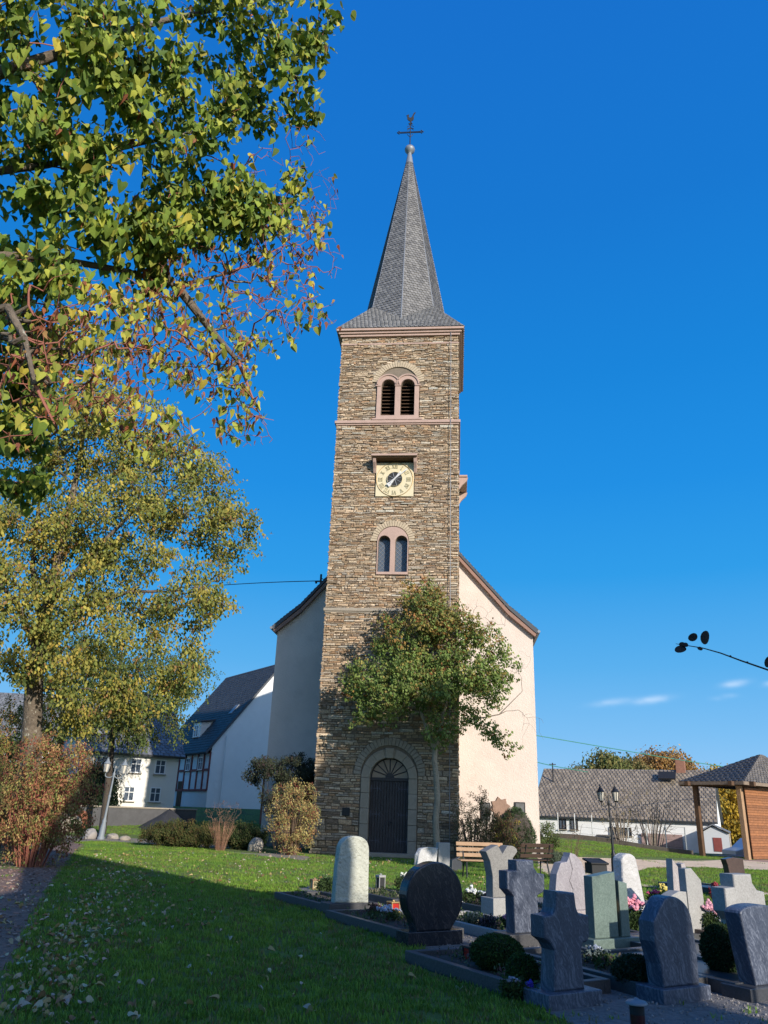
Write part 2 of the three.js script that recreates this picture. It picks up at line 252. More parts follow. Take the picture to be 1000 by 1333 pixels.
// openings in the tower's front, as x-intervals at a height
const openFront = y => {
  const o = [];
  if (y < 4.4) { const w = y < 2.95 ? 1.13 : archHalf(y, 0, 1.44, 2.95); if (w > 0) o.push([-2.6 - w, -2.6 + w]); }
  if (y > 11.1 && y < 14.05) { const w = y < 12.75 ? .7 : archHalf(y, 0, .98, 12.75); if (w > 0) o.push([-2.75 - w, -2.75 + w]); }
  if (y > 14.85 && y < 16.75) o.push([-3.66, -1.84]);
  if (y > 18.78 && y < 21.95) { const w = y < 20.65 ? 1.04 : archHalf(y, 0, 1.26, 20.65); if (w > 0) o.push([-2.735 - w, -2.735 + w]); }
  return o;
};
function stoneGeo(r, x0, x1, y0, y1, out, place) {      // one rough stone of a wall: front and four edges; place(x, y, proud) gives the point
  const j = () => (r() - .5), L = x1 - x0, h = y1 - y0, e = Math.min(.02, h * .16), c = [[x0 + r() * e, y0 + r() * e], [x1 - r() * e, y0 + r() * e], [x1 - r() * e * 1.6, y1 - r() * e], [x0 + r() * e * 1.6, y1 - r() * e]];
  const tl = j() * .05, f = c.map(([x, y]) => place(x + j() * .012, y + j() * h * .22 + (x - x0) * tl, out + j() * .03)), b = c.map(([x, y]) => place(x, y, -.03));
  const m = place((x0 + x1) / 2 + j() * L * .3, (y0 + y1) / 2 + j() * h * .2, out + .012 * r()), P = [];
  const t = (...q) => q.forEach(v => P.push(v.x, v.y, v.z));
  for (let i = 0; i < 4; i++) { const k = (i + 1) % 4; t(f[i], f[k], m); t(b[i], b[k], f[k]); t(b[i], f[k], f[i]); }
  return P;
}
function stoneWall(seed, x0, x1, y0, y1, openings, place) {
  const r = mulberry(seed), out = []; let y = y0;
  while (y < y1) {
    const low = smooth(9, 2, y), h = Math.min(y1 - y, mix(.05, .085, low) + r() * r() * mix(.08, .16, low));
    if (y1 - y - h < .03) { /* last course */ }
    let spans = [[x0 - r() * .05, x1 + r() * .05]];
    for (const [a, b] of openings(y + h / 2)) spans = spans.flatMap(([s, e]) => b <= s || a >= e ? [[s, e]] : [[s, a], [b, e]].filter(([p, q]) => q - p > .03));
    for (const [s, e] of spans) {
      let x = s;
      while (x < e - .02) {
        let L = (.11 + r() * r() * .5) * mix(1, 1.45, low); if (e - x - L < .14) L = e - x;
        const big = r() < .018; if (big) L = .35 + r() * .3; if (e - x - L < .1) L = e - x; const gap = .009 + r() * .012, base = big ? [.62, .55, .44] : palette[Math.floor(r() * palette.length)], k = (.74 + r() * .5), warm = .95 + .1 * r(), rows = !big && h > .12 && r() < .45 ? 2 : 1;
        for (let q = 0; q < rows; q++) {
          const a = y + h * q / rows, b = y + h * (q + 1) / rows, pr = r() * .05 + (r() < .12 ? .03 : 0);
          out.push({ P: stoneGeo(r, x + gap / 2, x + L - gap / 2, a + gap / 2, b - gap / 2, pr, place), c: [base[0] * k * warm, base[1] * k, base[2] * k / warm], a: L * (b - a), y: a });
        }
        x += L;
      }
    }
    y += h;
  }
  return out;
}
function addUV(g, s = 1) { const p = g.attributes.position, n = g.attributes.normal, uv = new Float32Array(p.count * 2); for (let i = 0; i < p.count; i++) { const side = Math.abs(n.getX(i)) > Math.abs(n.getZ(i)); uv[2 * i] = (side ? p.getZ(i) : p.getX(i)) * s; uv[2 * i + 1] = (p.getY(i) + .35 * p.getZ(i)) * s; } g.setAttribute('uv', new THREE.BufferAttribute(uv, 2)); return g; }
function stonesGeo(list) { const pos = [], col = []; for (const s of list) { for (const v of s.P) pos.push(v); for (let i = 0; i < s.P.length / 3; i++) col.push(...s.c); } return addUV(triGeo(pos, col)); }
{ // tower walls: a mortar core pierced by the openings, stones laid on it
  const Y1 = 23.4, sh = poly([[TX0, 0], [TX1, 0], [TX1, Y1], [TX0, Y1]]);
  const arch = (xc, hw, y0, ys) => { const p = new THREE.Path(); p.moveTo(xc - hw, y0); p.lineTo(xc + hw, y0); p.lineTo(xc + hw, ys); p.absarc(xc, ys, hw, 0, Math.PI, false); p.lineTo(xc - hw, y0); return p; };
  sh.holes.push(arch(-2.6, 1.08, .02, 2.84), arch(-3.2, .33, 19.0, 20.62), arch(-2.27, .33, 19.0, 20.62), arch(-3.13, .27, 11.32, 12.72), arch(-2.37, .27, 11.32, 12.72));
  const front = new THREE.ExtrudeGeometry(sh, { depth: .55, bevelEnabled: false, curveSegments: 14 }); front.translate(0, 0, TZ - .57);
  const core = part(church, 'tower_wall', strip([boxUV(front), box(.5, Y1, TW - .6, TX0 + .27, Y1 / 2, TZC - .3), box(.5, Y1, TW - .6, TX1 - .27, Y1 / 2, TZC - .3), box(TW - 1.1, Y1, .5, TXC, Y1 / 2, TZ - TW + .3), box(TW - 1.2, .3, TW - 1.2, TXC, 10.2, TZC - .3), box(TW - 1.2, .3, TW - 1.2, TXC, 18.5, TZC - .3), box(TW - 1.2, .3, TW - 1.2, TXC, 3.9, TZC - .3)]), M.mortar, 'mortar bed of the rubble stone tower');
  const frontStones = stoneWall(7, TX0 - .02, TX1 + .02, 0, 23.35, openFront, (x, y, o) => V(x, y + .05 * (vnoise(x * .9 + 20, y * .8 + 20, 512, 77) - .5), TZ + o));
  const order = frontStones.map((s, i) => [s.a / (32 * 32 + s.y * s.y), i]).sort((a, b) => b[0] - a[0]);
  const pick = new Set(order.slice(0, 300).map(a => a[1]));
  for (const i of pick) part(core, 'stone', stonesGeo([frontStones[i]]), M.stone);
  const rest = [...frontStones.filter((_, i) => !pick.has(i)), ...stoneWall(8, TZ - TW, TZ + .02, 0, 23.35, () => [], (z, y, o) => V(TX1 + o, y, z)), ...stoneWall(9, TZ - TW, TZ + .02, 0, 23.35, () => [], (z, y, o) => V(TX0 - o, y, z))];
  const st = part(core, 'rubble_stones', stonesGeo(rest), M.stone); st.userData.kind = 'stuff';
  // plinth of squared blocks either side of the door
  // strings and cornice
  const ring = (y, h, outn, name, mat) => part(church, name, boxUV(strip([rbox(TW + 2 * outn, h, outn + .08, TXC, y, TZ + outn / 2 - .04 + .0, .02), rbox(outn + .08, h, TW + outn * 1.0 - .1, TX0 - outn / 2 + .04, y, TZC - .06, .02), rbox(outn + .08, h, TW + outn - .1, TX1 + outn / 2 - .04, y, TZC - .06, .02)])), mat);
  ring(9.62, .14, .1, 'string_course', M.sandGrey); ring(9.52, .07, .055, 'string_course', M.sandGrey);
  ring(18.66, .15, .13, 'string_course', M.sandstone); ring(18.55, .08, .07, 'string_course', M.sandstone);
  ring(22.98, .09, .06, 'string_course', M.sandstone);
  ring(23.45, .12, .12, 'cornice', M.sandstone); ring(23.57, .11, .2, 'cornice', M.sandstone); ring(23.68, .10, .30, 'cornice', M.sandstone);
  // slates
  const r = mulberry(17), C = V(TXC, 0, TZC), slates = [], cols = [];
  const tileFace = (A, B, T0, T1, rows, tw, tone, jitter) => {   // A,B eave corners; T0,T1 top corners; overlapping slates with rounded lower edges
    const n = B.clone().sub(A).cross(T0.clone().add(T1).multiplyScalar(.5).sub(A)).normalize();
    for (let k = 0; k < rows; k++) {
      const t0 = k / rows, t1 = Math.min(1, (k + 1.25) / rows), L0 = A.clone().lerp(T0, t0), R0 = B.clone().lerp(T1, t0), L1 = A.clone().lerp(T0, t1), R1 = B.clone().lerp(T1, t1), w = L0.distanceTo(R0), m = Math.max(1, Math.round(w / tw)), off = (k % 2) * .5;
      for (let i = -1; i < m + 1; i++) {
        const a = clamp((i + off) / m), b = clamp((i + 1 + off) / m); if (b - a < .04 / m) continue;
        const lift = .022 + r() * .012, sk = (r() - .5) * .02, p = (u, v, o) => L0.clone().lerp(R0, u).lerp(L1.clone().lerp(R1, u), v).addScaledVector(n, o);
        const g = .003, q = [p(a + g, .34 + sk, lift), p(mix(a, b, .28), .03 + sk, lift + .006), p(mix(a, b, .78), .0 + sk, lift + .006), p(b - g, .2 + sk, lift), p(b - g, 1, .002), p(a + g, 1, .002)], u = q.slice(0, 4).map(v => v.clone().addScaledVector(n, -lift * .95));
        const tri = (...x) => x.forEach(v => slates.push(v.x, v.y, v.z)), c = tone * (tone > .24 ? .86 + r() * .28 : .72 + r() * .56), before = slates.length;
        for (let z = 1; z < 5; z++) tri(q[0], q[z], q[z + 1]);
        for (let z = 0; z < 3; z++) { tri(u[z], u[z + 1], q[z + 1]); tri(u[z], q[z + 1], q[z]); }
        const nn = (slates.length - before) / 3; for (let z = 0; z < nn; z++) cols.push(c * (.98 - Math.min(0, jitter) * .07), c, c * (1.02 + jitter * .08));
      }
    }
  };
  globalThis.__tileFace = tileFace; globalThis.__slates = { slates, cols, reset() { slates.length = 0; cols.length = 0; } };
  const takeSlates = () => { const g = triGeo(slates.slice(), cols.slice()); slates.length = 0; cols.length = 0; return boxUV2(g); };
  globalThis.__take = takeSlates;
  function boxUV2(g) { const uv = new Float32Array(g.attributes.position.count * 2), p = g.attributes.position; for (let i = 0; i < p.count; i++) { uv[2 * i] = p.getX(i) + p.getZ(i); uv[2 * i + 1] = p.getY(i); } g.setAttribute('uv', new THREE.BufferAttribute(uv, 2)); return g; }
  // skirt
  const E = 3.14, ye = 23.76, slope = 1.5, inn = 1.55, yi = ye + slope * (E - inn), sq = (h, y) => [[-h, h], [h, h], [h, -h], [-h, -h]].map(([x, z]) => V(TXC + x, y, TZC + z));
  const lo = sq(E, ye), hi = sq(inn, yi), skirtCore = [];
  for (let i = 0; i < 4; i++) { const k = (i + 1) % 4; for (const v of [lo[i], lo[k], hi[k], lo[i], hi[k], hi[i]]) skirtCore.push(v.x, v.y, v.z); tileFace(lo[i], lo[k], hi[i], hi[k], 20, .2, .21, -1); }
  const skirt = part(church, 'tower_roof', triGeo(skirtCore), M.slateCore); const ss = part(skirt, 'slates', takeSlates(), M.slate); ss.userData.kind = 'stuff';
  part(church, 'eave_board', strip([box(2 * E, .05, .12, TXC, ye - .02, TZC + E - .08), box(.12, .05, 2 * E - .24, TXC + E - .08, ye - .02, TZC), box(.12, .05, 2 * E - .24, TXC - E + .08, ye - .02, TZC)]), M.sandstone);
  // spire: eight sides, a corner over the middle of each face
  const ytip = 38.2, y0 = 24.0, R = y => .179 * (38.55 - y), ov = (y, k) => V(TXC + Math.sin(k * Math.PI / 4) * R(y), y, TZC + Math.cos(k * Math.PI / 4) * R(y)), sc = [];
  for (let k = 0; k < 8; k++) { const a = ov(y0, k), b = ov(y0, k + 1), c = ov(ytip, k + 1), d = ov(ytip, k); for (const v of [a, b, c, a, c, d]) sc.push(v.x, v.y, v.z); tileFace(a, b, d, c, 84, .21, .165, -1.2); }
  const spire = part(church, 'spire', triGeo(sc), M.slateCore); const sl = part(spire, 'slates', takeSlates(), M.slateSpire); sl.userData.kind = 'stuff';
  for (let k = 0; k < 8; k++) part(spire, 'ridge', bar(ov(y0, k), ov(ytip, k), .035, 6, .02), M.lead);
  part(church, 'spire_cap', lathe([[.24, 37.35], [.19, 37.7], [.12, 38.15], [.10, 38.2], [.2, 38.28], [.29, 38.42], [.31, 38.52], [.26, 38.66], [.12, 38.74], [.05, 38.78], [.0, 38.8]], 16).translate(TXC, 0, TZC), M.lead);
  const finial = new THREE.Group(); finial.name = 'weathercock_cross'; finial.position.set(TXC, 38.75, TZC); church.add(finial);
  const cr = [bar(V(0, 0, 0), V(0, 1.9, 0), .035), bar(V(-.62, 1.12, 0), V(.62, 1.12, 0), .03), bar(V(-.62, 1.2, 0), V(.62, 1.2, 0), .02)];
  for (const [x, y] of [[-.68, 1.16], [.68, 1.16], [0, 1.85]]) for (const [a, b] of [[.08, 0], [-.08, 0], [0, .08], [0, -.08]]) cr.push(new THREE.SphereGeometry(.05, 8, 6).translate(x + a, y + b, 0));
  for (const s of [-1, 1]) { cr.push(bar(V(0, 1.55, 0), V(s * .2, 1.42, 0), .02), bar(V(s * .05, 1.72, 0), V(s * .2, 1.6, 0), .018), bar(V(s * .18, 1.0, 0), V(s * .04, .8, 0), .018), bar(V(s * .18, 1.32, 0), V(s * .04, 1.5, 0), .018)); }
  part(finial, 'cross', strip(cr), M.iron);
  const ck = smoothPoly([[-.02, 0], [.06, 0], [.07, .12], [.17, .2], [.2, .34], [.17, .45], [.21, .62], [.3, .8], [.2, .78], [.12, .6], [.06, .42], [-.02, .38], [-.1, .42], [-.12, .56], [-.1, .62], [-.15, .66], [-.2, .6], [-.28, .56], [-.2, .52], [-.22, .4], [-.2, .26], [-.12, .15], [-.04, .1]]);
  part(finial, 'weathercock', extrude(ck, .05, .008).translate(0, 1.95, -.025), M.black);
}
{ // belfry, lower window, clock, door
  const archShape = (hw, y0, ys, hwI, y0I) => { const s = new THREE.Shape(); s.moveTo(-hw, y0); s.lineTo(hw, y0); s.lineTo(hw, ys); s.absarc(0, ys, hw, 0, Math.PI, false); s.lineTo(-hw, y0); return s; };
  function lightHole(xc, hw, y0, ys) { const p = new THREE.Path(); p.moveTo(xc - hw, y0); p.lineTo(xc + hw, y0); p.lineTo(xc + hw, ys); p.absarc(xc, ys, hw, 0, Math.PI, false); p.lineTo(xc - hw, y0); return p; }
  function voussoirs(parent, xc, ys, r0, r1, n, z, dz, mat, a0 = 0, a1 = Math.PI) { for (let i = 0; i < n; i++) { const g = .008, A = mix(a0, a1, i / n) + g / r1, B = mix(a0, a1, (i + 1) / n) - g / r1, rr = r1 + ((i * 37) % 5 - 2) * .012, s = poly([[Math.cos(A) * r0, Math.sin(A) * r0], [Math.cos(A) * rr, Math.sin(A) * rr], [Math.cos((A + B) / 2) * rr * 1.0, Math.sin((A + B) / 2) * rr * 1.0], [Math.cos(B) * rr, Math.sin(B) * rr], [Math.cos(B) * r0, Math.sin(B) * r0], [Math.cos((A + B) / 2) * r0, Math.sin((A + B) / 2) * r0]]); part(parent, 'voussoir', extrude(s, dz, .008, 4).translate(xc, ys, z + ((i * 53) % 4) * .004), mat); } }
  // belfry window
  const bw = new THREE.Group(); bw.name = 'belfry_window'; church.add(bw);
  const bs = new THREE.Shape(); const bx = -2.735; bs.moveTo(-1.01, 18.76); bs.lineTo(1.01, 18.76); bs.lineTo(1.01, 20.62); bs.absarc(.465, 20.62, .53, 0, Math.PI * .8, false); bs.lineTo(0, 20.93); bs.absarc(-.465, 20.62, .53, Math.PI * .2, Math.PI, false); bs.lineTo(-1.01, 18.76);
  bs.holes.push(lightHole(-.465, .33, 19.0, 20.62), lightHole(.465, .33, 19.0, 20.62));
  part(bw, 'surround', extrude(bs, .2, .012, 14).translate(bx, 0, TZ - .1), M.sandstone);
  for (const s of [-1, 1]) { const hm = new THREE.Shape(); hm.absarc(0, 0, .56, 0, Math.PI, false); hm.absarc(0, 0, .49, Math.PI, 0, true); part(bw, 'hood_mould', extrude(hm, .06, .012, 16).translate(bx + s * .465, 20.66, TZ + .09), M.sandstone); for (let k = 0; k < 10; k++) part(bw, 'louvre', xf(box(.68, .025, .3), bx + s * .465, 19.1 + k * .19, TZ - .36, 0, rad(32)), M.timber); }
  for (const x of [-1.0, -.0, 1.0]) part(bw, 'capital', rbox(x ? .26 : .30, .07, .06, bx + x * .95, 20.6, TZ + .11, .01), M.sandstone);
  part(bw, 'sill', rbox(2.35, .1, .25, bx, 18.79, TZ + .03, .02), M.sandstone);
  voussoirs(bw, bx, 20.7, .97, 1.28, 27, TZ - .05, .09, M.sandTan, .12, Math.PI - .12);
  // lower window
  const lw = new THREE.Group(); lw.name = 'window'; church.add(lw); const lx = -2.75;
  const ls = new THREE.Shape(); ls.moveTo(-.69, 11.2); ls.lineTo(.69, 11.2); ls.lineTo(.69, 12.72); ls.absarc(0, 12.72, .69, 0, Math.PI, false); ls.lineTo(-.69, 11.2); ls.holes.push(lightHole(-.38, .27, 11.32, 12.72), lightHole(.38, .27, 11.32, 12.72));
  part(lw, 'surround', extrude(ls, .2, .012, 14).translate(lx, 0, TZ - .12), M.sandstone); voussoirs(lw, lx, 12.74, .71, .98, 23, TZ - .05, .1, M.sandTan);
  for (const s of [-1, 1]) { part(lw, 'pane', box(.6, 1.85, .02, lx + s * .38, 12.15, TZ - .28), M.glass); const lead = []; for (let k = -8; k < 14; k++) for (const q of [-1, 1]) { const y = 11.2 + k * .2; const a = V(lx + s * .38 - .29, y, TZ - .262), b = V(lx + s * .38 + .29, y + q * .58 + (q < 0 ? 0 : 0), TZ - .262); if (Math.min(a.y, b.y) > 11.2 && Math.max(a.y, b.y) < 13.15) lead.push(bar(a, b, .011, 4)); } part(lw, 'lead_lattice', strip(lead), M.lead); }
  // clock
  const font = await new FontLoader().loadAsync('fonts/droid/droid_serif_regular.typeface.json');
  const ck = new THREE.Group(); ck.name = 'tower_clock'; ck.position.set(-2.75, 15.7, TZ); church.add(ck);
  const face = part(ck, 'clock_face', rbox(1.72, 1.66, .1, 0, 0, .03, .01), M.clockFace);
  part(ck, 'dial', extrude(new THREE.Shape().absarc(0, 0, .82, 0, 6.2832, false), .03, .006, 40).translate(0, 0, .08), M.clockRing);
  const ring = new THREE.Shape().absarc(0, 0, .46, 0, 6.2832, false); ring.holes.push(new THREE.Path().absarc(0, 0, .34, 0, 6.2832, true)); part(ck, 'inner_ring', extrude(ring, .05, .01, 36).translate(0, 0, .1), M.clockRing);
  part(ck, 'hub_dark_disc', new THREE.CylinderGeometry(.345, .345, .01, 32).rotateX(Math.PI / 2).translate(0, 0, .116), M.black);  // solid black disc, the dark inside the open ring put into colour
  const sp = []; for (let k = 0; k < 8; k++) sp.push(bar(V(0, 0, .13), V(Math.cos(k * .785 + .3) * .34, Math.sin(k * .785 + .3) * .34, .13), .016, 5)); part(ck, 'hub_spokes', strip(sp), M.lead);
  ['XII', 'I', 'II', 'III', 'IV', 'V', 'VI', 'VII', 'VIII', 'IX', 'X', 'XI'].forEach((t, i) => { const g = new TextGeometry(t, { font, size: .16, depth: .012, curveSegments: 3 }); g.computeBoundingBox(); const b = g.boundingBox; g.translate(-(b.max.x + b.min.x) / 2, -(b.max.y + b.min.y) / 2, 0); g.scale(t.length > 3 ? .7 : .9, 1.15, 1); g.rotateZ(-i * Math.PI / 6); g.translate(Math.sin(i * Math.PI / 6) * .645, Math.cos(i * Math.PI / 6) * .645, .108); part(ck, 'numeral', boxUV(g), M.gold); });
  const hand = (len, w, a, z) => { const s = smoothPoly([[-w, -.3], [-w * 2.2, -.42], [0, -.47], [w * 2.2, -.42], [w, -.3], [w * .8, len * .8], [w * 1.8, len * .84], [0, len], [-w * 1.8, len * .84], [-w * .8, len * .8]]); return extrude(s, .02, .004).rotateZ(-a).translate(0, 0, z); };
  part(ck, 'minute_hand', hand(.78, .024, rad(49), .17), M.hand); part(ck, 'hour_hand', hand(.46, .03, rad(36), .145), M.hand);
  part(ck, 'dial_rim', new THREE.TorusGeometry(.83, .014, 6, 48).translate(0, 0, .1), M.brass);
  part(ck, 'canopy', rbox(2.1, .1, .66, -.02, 1.0, .3, .02), M.sandstone); part(ck, 'canopy_slab', box(2.0, .05, .55, -.02, .93, .25), M.timber);
  for (const s of [-1, 1]) part(ck, 'bracket', extrude(smoothPoly([[0, 0], [0, -.62], [.08, -.6], [.2, -.42], [.42, -.2], [.5, 0]]), .14, .015).rotateY(-Math.PI / 2).translate(s * .93 + .07, .93, 0), M.sandstone);
  // the clock on the side wall, seen edge on
  const ck2 = new THREE.Group(); ck2.name = 'tower_clock'; ck2.position.set(TX1, 15.7, TZC); ck2.rotation.y = Math.PI / 2; church.add(ck2);
  part(ck2, 'clock_face', rbox(1.72, 1.66, .1, 0, 0, .03, .01), M.clockFace); part(ck2, 'canopy', rbox(2.1, .1, .5, 0, 1.0, .22, .02), M.sandstone); part(ck2, 'dial', extrude(new THREE.Shape().absarc(0, 0, .82, 0, 6.2832, false), .03, .006, 40).translate(0, 0, .08), M.clockRing);
  for (const s of [-1, 1]) part(ck2, 'bracket', extrude(smoothPoly([[0, 0], [0, -.62], [.08, -.6], [.2, -.42], [.42, -.2], [.5, 0]]), .14, .015).rotateY(-Math.PI / 2).translate(s * .93 + .07, .93, 0), M.sandstone);
  // door
  const dx = -2.6, dw = .77, dy = 2.84, sur = new THREE.Group(); sur.name = 'door_surround'; church.add(sur);
  voussoirs(sur, dx, 2.95, 1.14, 1.43, 27, TZ - .06, .11, M.sandGrey);
  const rs = 5; for (const s of [-1, 1]) for (let k = 0; k < rs; k++) { const h = dy / rs; part(sur, 'jamb_stone', rbox(.34, h - .008, .36, dx + s * (dw + .17), h * k + h / 2, TZ - .1, .02), M.sandGrey); }
  for (let i = 0; i < 7; i++) { const A = Math.PI * i / 7 + .004, B = Math.PI * (i + 1) / 7 - .004, s = new THREE.Shape(); s.absarc(0, 0, 1.11, A, B, false); s.absarc(0, 0, dw, B, A, true); part(sur, 'arch_stone', extrude(s, .36, .015, 8).translate(dx, dy, TZ - .28), M.sandGrey); }
  part(sur, 'keystone', extrude(poly([[-.14, .75], [.14, .75], [.18, 1.13], [-.18, 1.13]]), .4, .02).translate(dx, dy, TZ - .28), M.sandGrey);
  part(sur, 'threshold', rbox(2.6, .14, .7, dx, .07, TZ + .16, .02), M.sandGrey);
  const door = new THREE.Group(); door.name = 'door'; church.add(door); const dz = TZ - .3;
  for (let k = 0; k < 14; k++) part(door, 'plank', rbox(1.54 / 14 - .008, 2.6, .05, dx - .77 + (k + .5) * 1.54 / 14, .14 + 1.3, dz + (k % 3) * .004, .008), M.doorWood);
  part(door, 'transom', rbox(1.6, .13, .12, dx, 2.80, dz + .02, .015), M.doorWood);
  for (const s of [-1, 1]) for (const y of [.55, 1.5, 2.45]) part(door, 'hinge', strip([box(.42, .03, .012, dx + s * .58, y, dz + .045), box(.02, .2, .012, dx + s * .48, y, dz + .046), box(.025, .26, .012, dx + s * .72, y, dz + .047), xf(box(.14, .02, .012), dx + s * .37, y + .04, dz + .047, 0, 0, s * -.7), xf(box(.14, .02, .012), dx + s * .37, y - .04, dz + .047, 0, 0, s * .7)]), M.hinge);
  part(door, 'handle', strip([box(.03, .16, .02, dx + .05, 1.2, dz + .05), bar(V(dx + .05, 1.22, dz + .08), V(dx + .15, 1.22, dz + .09), .012)]), M.iron);
  const fan = new THREE.Group(); fan.name = 'fanlight'; church.add(fan);
  const fs = new THREE.Shape(); fs.absarc(0, 0, .79, 0, Math.PI, false); part(fan, 'pane', extrude(fs, .02, 0, 20).translate(dx, 2.86, dz - .04), new THREE.MeshPhysicalMaterial({ color: rgb(.25, .17, .1), roughness: .15 }));
  for (let k = 1; k < 8; k++) { const a = k * Math.PI / 8; part(fan, 'glazing_bar', bar(V(dx + Math.cos(a) * .14, 2.9 + Math.sin(a) * .14, dz), V(dx + Math.cos(a) * .76, 2.85 + Math.sin(a) * .76, dz), .02, 5), M.doorWood); }
  part(fan, 'fan_frame', new THREE.TorusGeometry(.755, .035, 6, 24, Math.PI).translate(dx, 2.85, dz), M.doorWood); part(fan, 'fan_hub', extrude(new THREE.Shape().absarc(0, 0, .18, 0, Math.PI, false), .04, .005).translate(dx, 2.86, dz - .01), M.doorWood);
  part(church, 'notice_board', rbox(.3, .3, .05, -4.25, 1.55, TZ + .06, .01), M.iron);
  // conductor wire down the front
  part(church, 'lightning_conductor', strip([bar(V(TX1 - .32, 0, TZ + .1), V(TX1 - .32, 9.5, TZ + .1), .014, 5), bar(V(TX1 - .32, 9.5, TZ + .16), V(TX1 - .32, 23.5, TZ + .16), .014, 5)]), M.lead);
}
{ // nave
  const X0 = -8.58, X1 = 3.62, XC = (X0 + X1) / 2, Z0 = -36.2, Z1 = -52, ye = 9.57, yr = 16.3;
  const prof = [[X0, 0], [X1, 0], [X1, ye], [X1 - 1.1, ye + .95], [XC, yr], [X0 + 1.1, ye + .95], [X0, ye]];
  const g = new THREE.ExtrudeGeometry(poly(prof), { depth: Z0 - Z1, bevelEnabled: false }); g.translate(0, 0, Z1); part(church, 'nave_wall', boxUV(g), M.plaster);
  part(church, 'nave_plinth', strip([box(X1 - X0 + .1, .55, .12, XC, .275, Z0 + .04), box(.12, .55, 16.6, X1 + .03, .275, (Z0 + Z1) / 2 - .1), box(.12, .55, 16.6, X0 - .03, .275, (Z0 + Z1) / 2 - .1)]), M.plinth);
  for (const s of [-1, 1]) {
    const e = s > 0 ? X1 : X0, rp = [[e + s * .17, ye + .03], [e + s * .03, ye + .15], [e - s * 1.05, ye + 1.13], [XC, yr + .16], [XC, yr + .34], [e - s * 1.1, ye + 1.36], [e + s * .0, ye + .42], [e + s * .24, ye + .2]];
    const rg = new THREE.ExtrudeGeometry(poly(rp), { depth: Z0 - Z1 + .36, bevelEnabled: false }); rg.translate(0, 0, Z1 - .1); const rf = part(church, 'nave_roof', boxUV(rg), M.slateCore);
    const fl = (a, b, rows) => { const A = V(a[0], a[1], Z0 + .28), B = V(b[0], b[1], Z0 + .28), A2 = A.clone().setZ(Z1), B2 = B.clone().setZ(Z1); s > 0 ? __tileFace(A, A2, B, B2, rows, .28, .12, .5) : __tileFace(A2, A, B2, B, rows, .28, .12, .5); };
    fl(rp[7], rp[6], 3); fl(rp[6], rp[5], 8); fl(rp[5], rp[4], 34);
    const sl = part(rf, 'slates', __take(), M.slate); sl.userData.kind = 'stuff';
    const vp = [[e + s * .1, ye - .12], [e - s * .03, ye - .02], [e - s * 1.12, ye + .92], [XC, yr - .04], [XC, yr + .13], [e - s * 1.07, ye + 1.09], [e + s * .03, ye + .14], [e + s * .16, ye + .0]];
    part(church, 'verge_board', boxUV(new THREE.ExtrudeGeometry(poly(vp), { depth: .2, bevelEnabled: false }).translate(0, 0, Z0 + .02)), surf([.27, .16, .125], .1, { seed: 95, rep: .6 }));
    part(church, 'gutter', bar(V(e + s * .27, ye + .12, Z0 + .27), V(e + s * .27, ye + .12, Z1), .07, 8), M.lead);
  }
  part(church, 'ridge', box(.3, .1, 16.9, XC, yr + .36, (Z0 + Z1) / 2), M.lead);
  part(church, 'roof_pole', strip([bar(V(-7.05, 11, -38.5), V(-7.05, 13.15, -38.5), .055, 8), box(.4, .06, .06, -7.15, 12.75, -38.45), new THREE.SphereGeometry(.06, 8, 6).translate(-7.28, 12.68, -38.45)]), M.iron);
  for (const [px, py, w, h] of [[632, 1056, .42, .72], [677, 1057, .46, .8]]) { const p = onZ(px, py, Z0); const pl = new THREE.Group(); pl.name = 'memorial_plaque'; pl.position.set(p.x, p.y, Z0); church.add(pl); part(pl, 'plaque_frame', rbox(w, h, .06, 0, 0, .03, .01), M.black); part(pl, 'plaque_plate', rbox(w - .1, h - .1, .02, 0, 0, .062, .005), surf([.12, .12, .12], .3, { seed: 96, rep: 2, rough: .4 })); }
}

// ------------------------------------------------------------------ houses and other buildings
function roofSlope(parent, A, B, T0, T1, rows, tw, tone, j = .5, name = 'roof', coreMat = M.slateCore, thick = .14) {   // one roof slope: a slab with slates laid on it
  const n = B.clone().sub(A).cross(T0.clone().sub(A)).normalize(), c = [A, B, T1, T0], d = c.map(v => v.clone().addScaledVector(n, -thick)), P = [], t = (...q) => q.forEach(v => P.push(v.x, v.y, v.z));
  t(c[0], c[1], c[2]); t(c[0], c[2], c[3]); t(d[0], d[2], d[1]); t(d[0], d[3], d[2]); for (let i = 0; i < 4; i++) { const k = (i + 1) % 4; t(c[i], d[i], d[k]); t(c[i], d[k], c[k]); }
  const g = triGeo(P); g.setAttribute('uv', new THREE.Float32BufferAttribute(new Float32Array(P.length / 3 * 2), 2));
  const m = part(parent, name, g, coreMat); __tileFace(A, B, T0, T1, rows, tw, tone, j); const s = part(m, 'slates', __take(), M.slate); s.userData.kind = 'stuff'; return m;
}
function windowAt(parent, x, y, z, w, h, frameMat = M.whitePaint, cross = true, ry = 0) {
  const g = new THREE.Group(); g.name = 'window'; g.position.set(x, y, z); g.rotation.y = ry; parent.add(g);
  part(g, 'pane', box(w, h, .02, 0, 0, .01), M.glass);
  const f = .06; part(g, 'frame', strip([box(w + 2 * f, f, .07, 0, h / 2 + f / 2, .03), box(w + 2 * f, f, .07, 0, -h / 2 - f / 2, .03), box(f, h, .07, w / 2 + f / 2, 0, .03), box(f, h, .07, -w / 2 - f / 2, 0, .03), box(.05, h, .045, 0, 0, .03), ...(cross ? [box(w / 2 - .025, .04, .045, w / 4 + .012, h * .12, .03), box(w / 2 - .025, .04, .045, -w / 4 - .012, h * .12, .03)] : [])]), frameMat);
  part(g, 'sill', box(w + .25, .05, .16, 0, -h / 2 - f - .025, .06), M.sandGrey); return g;
}
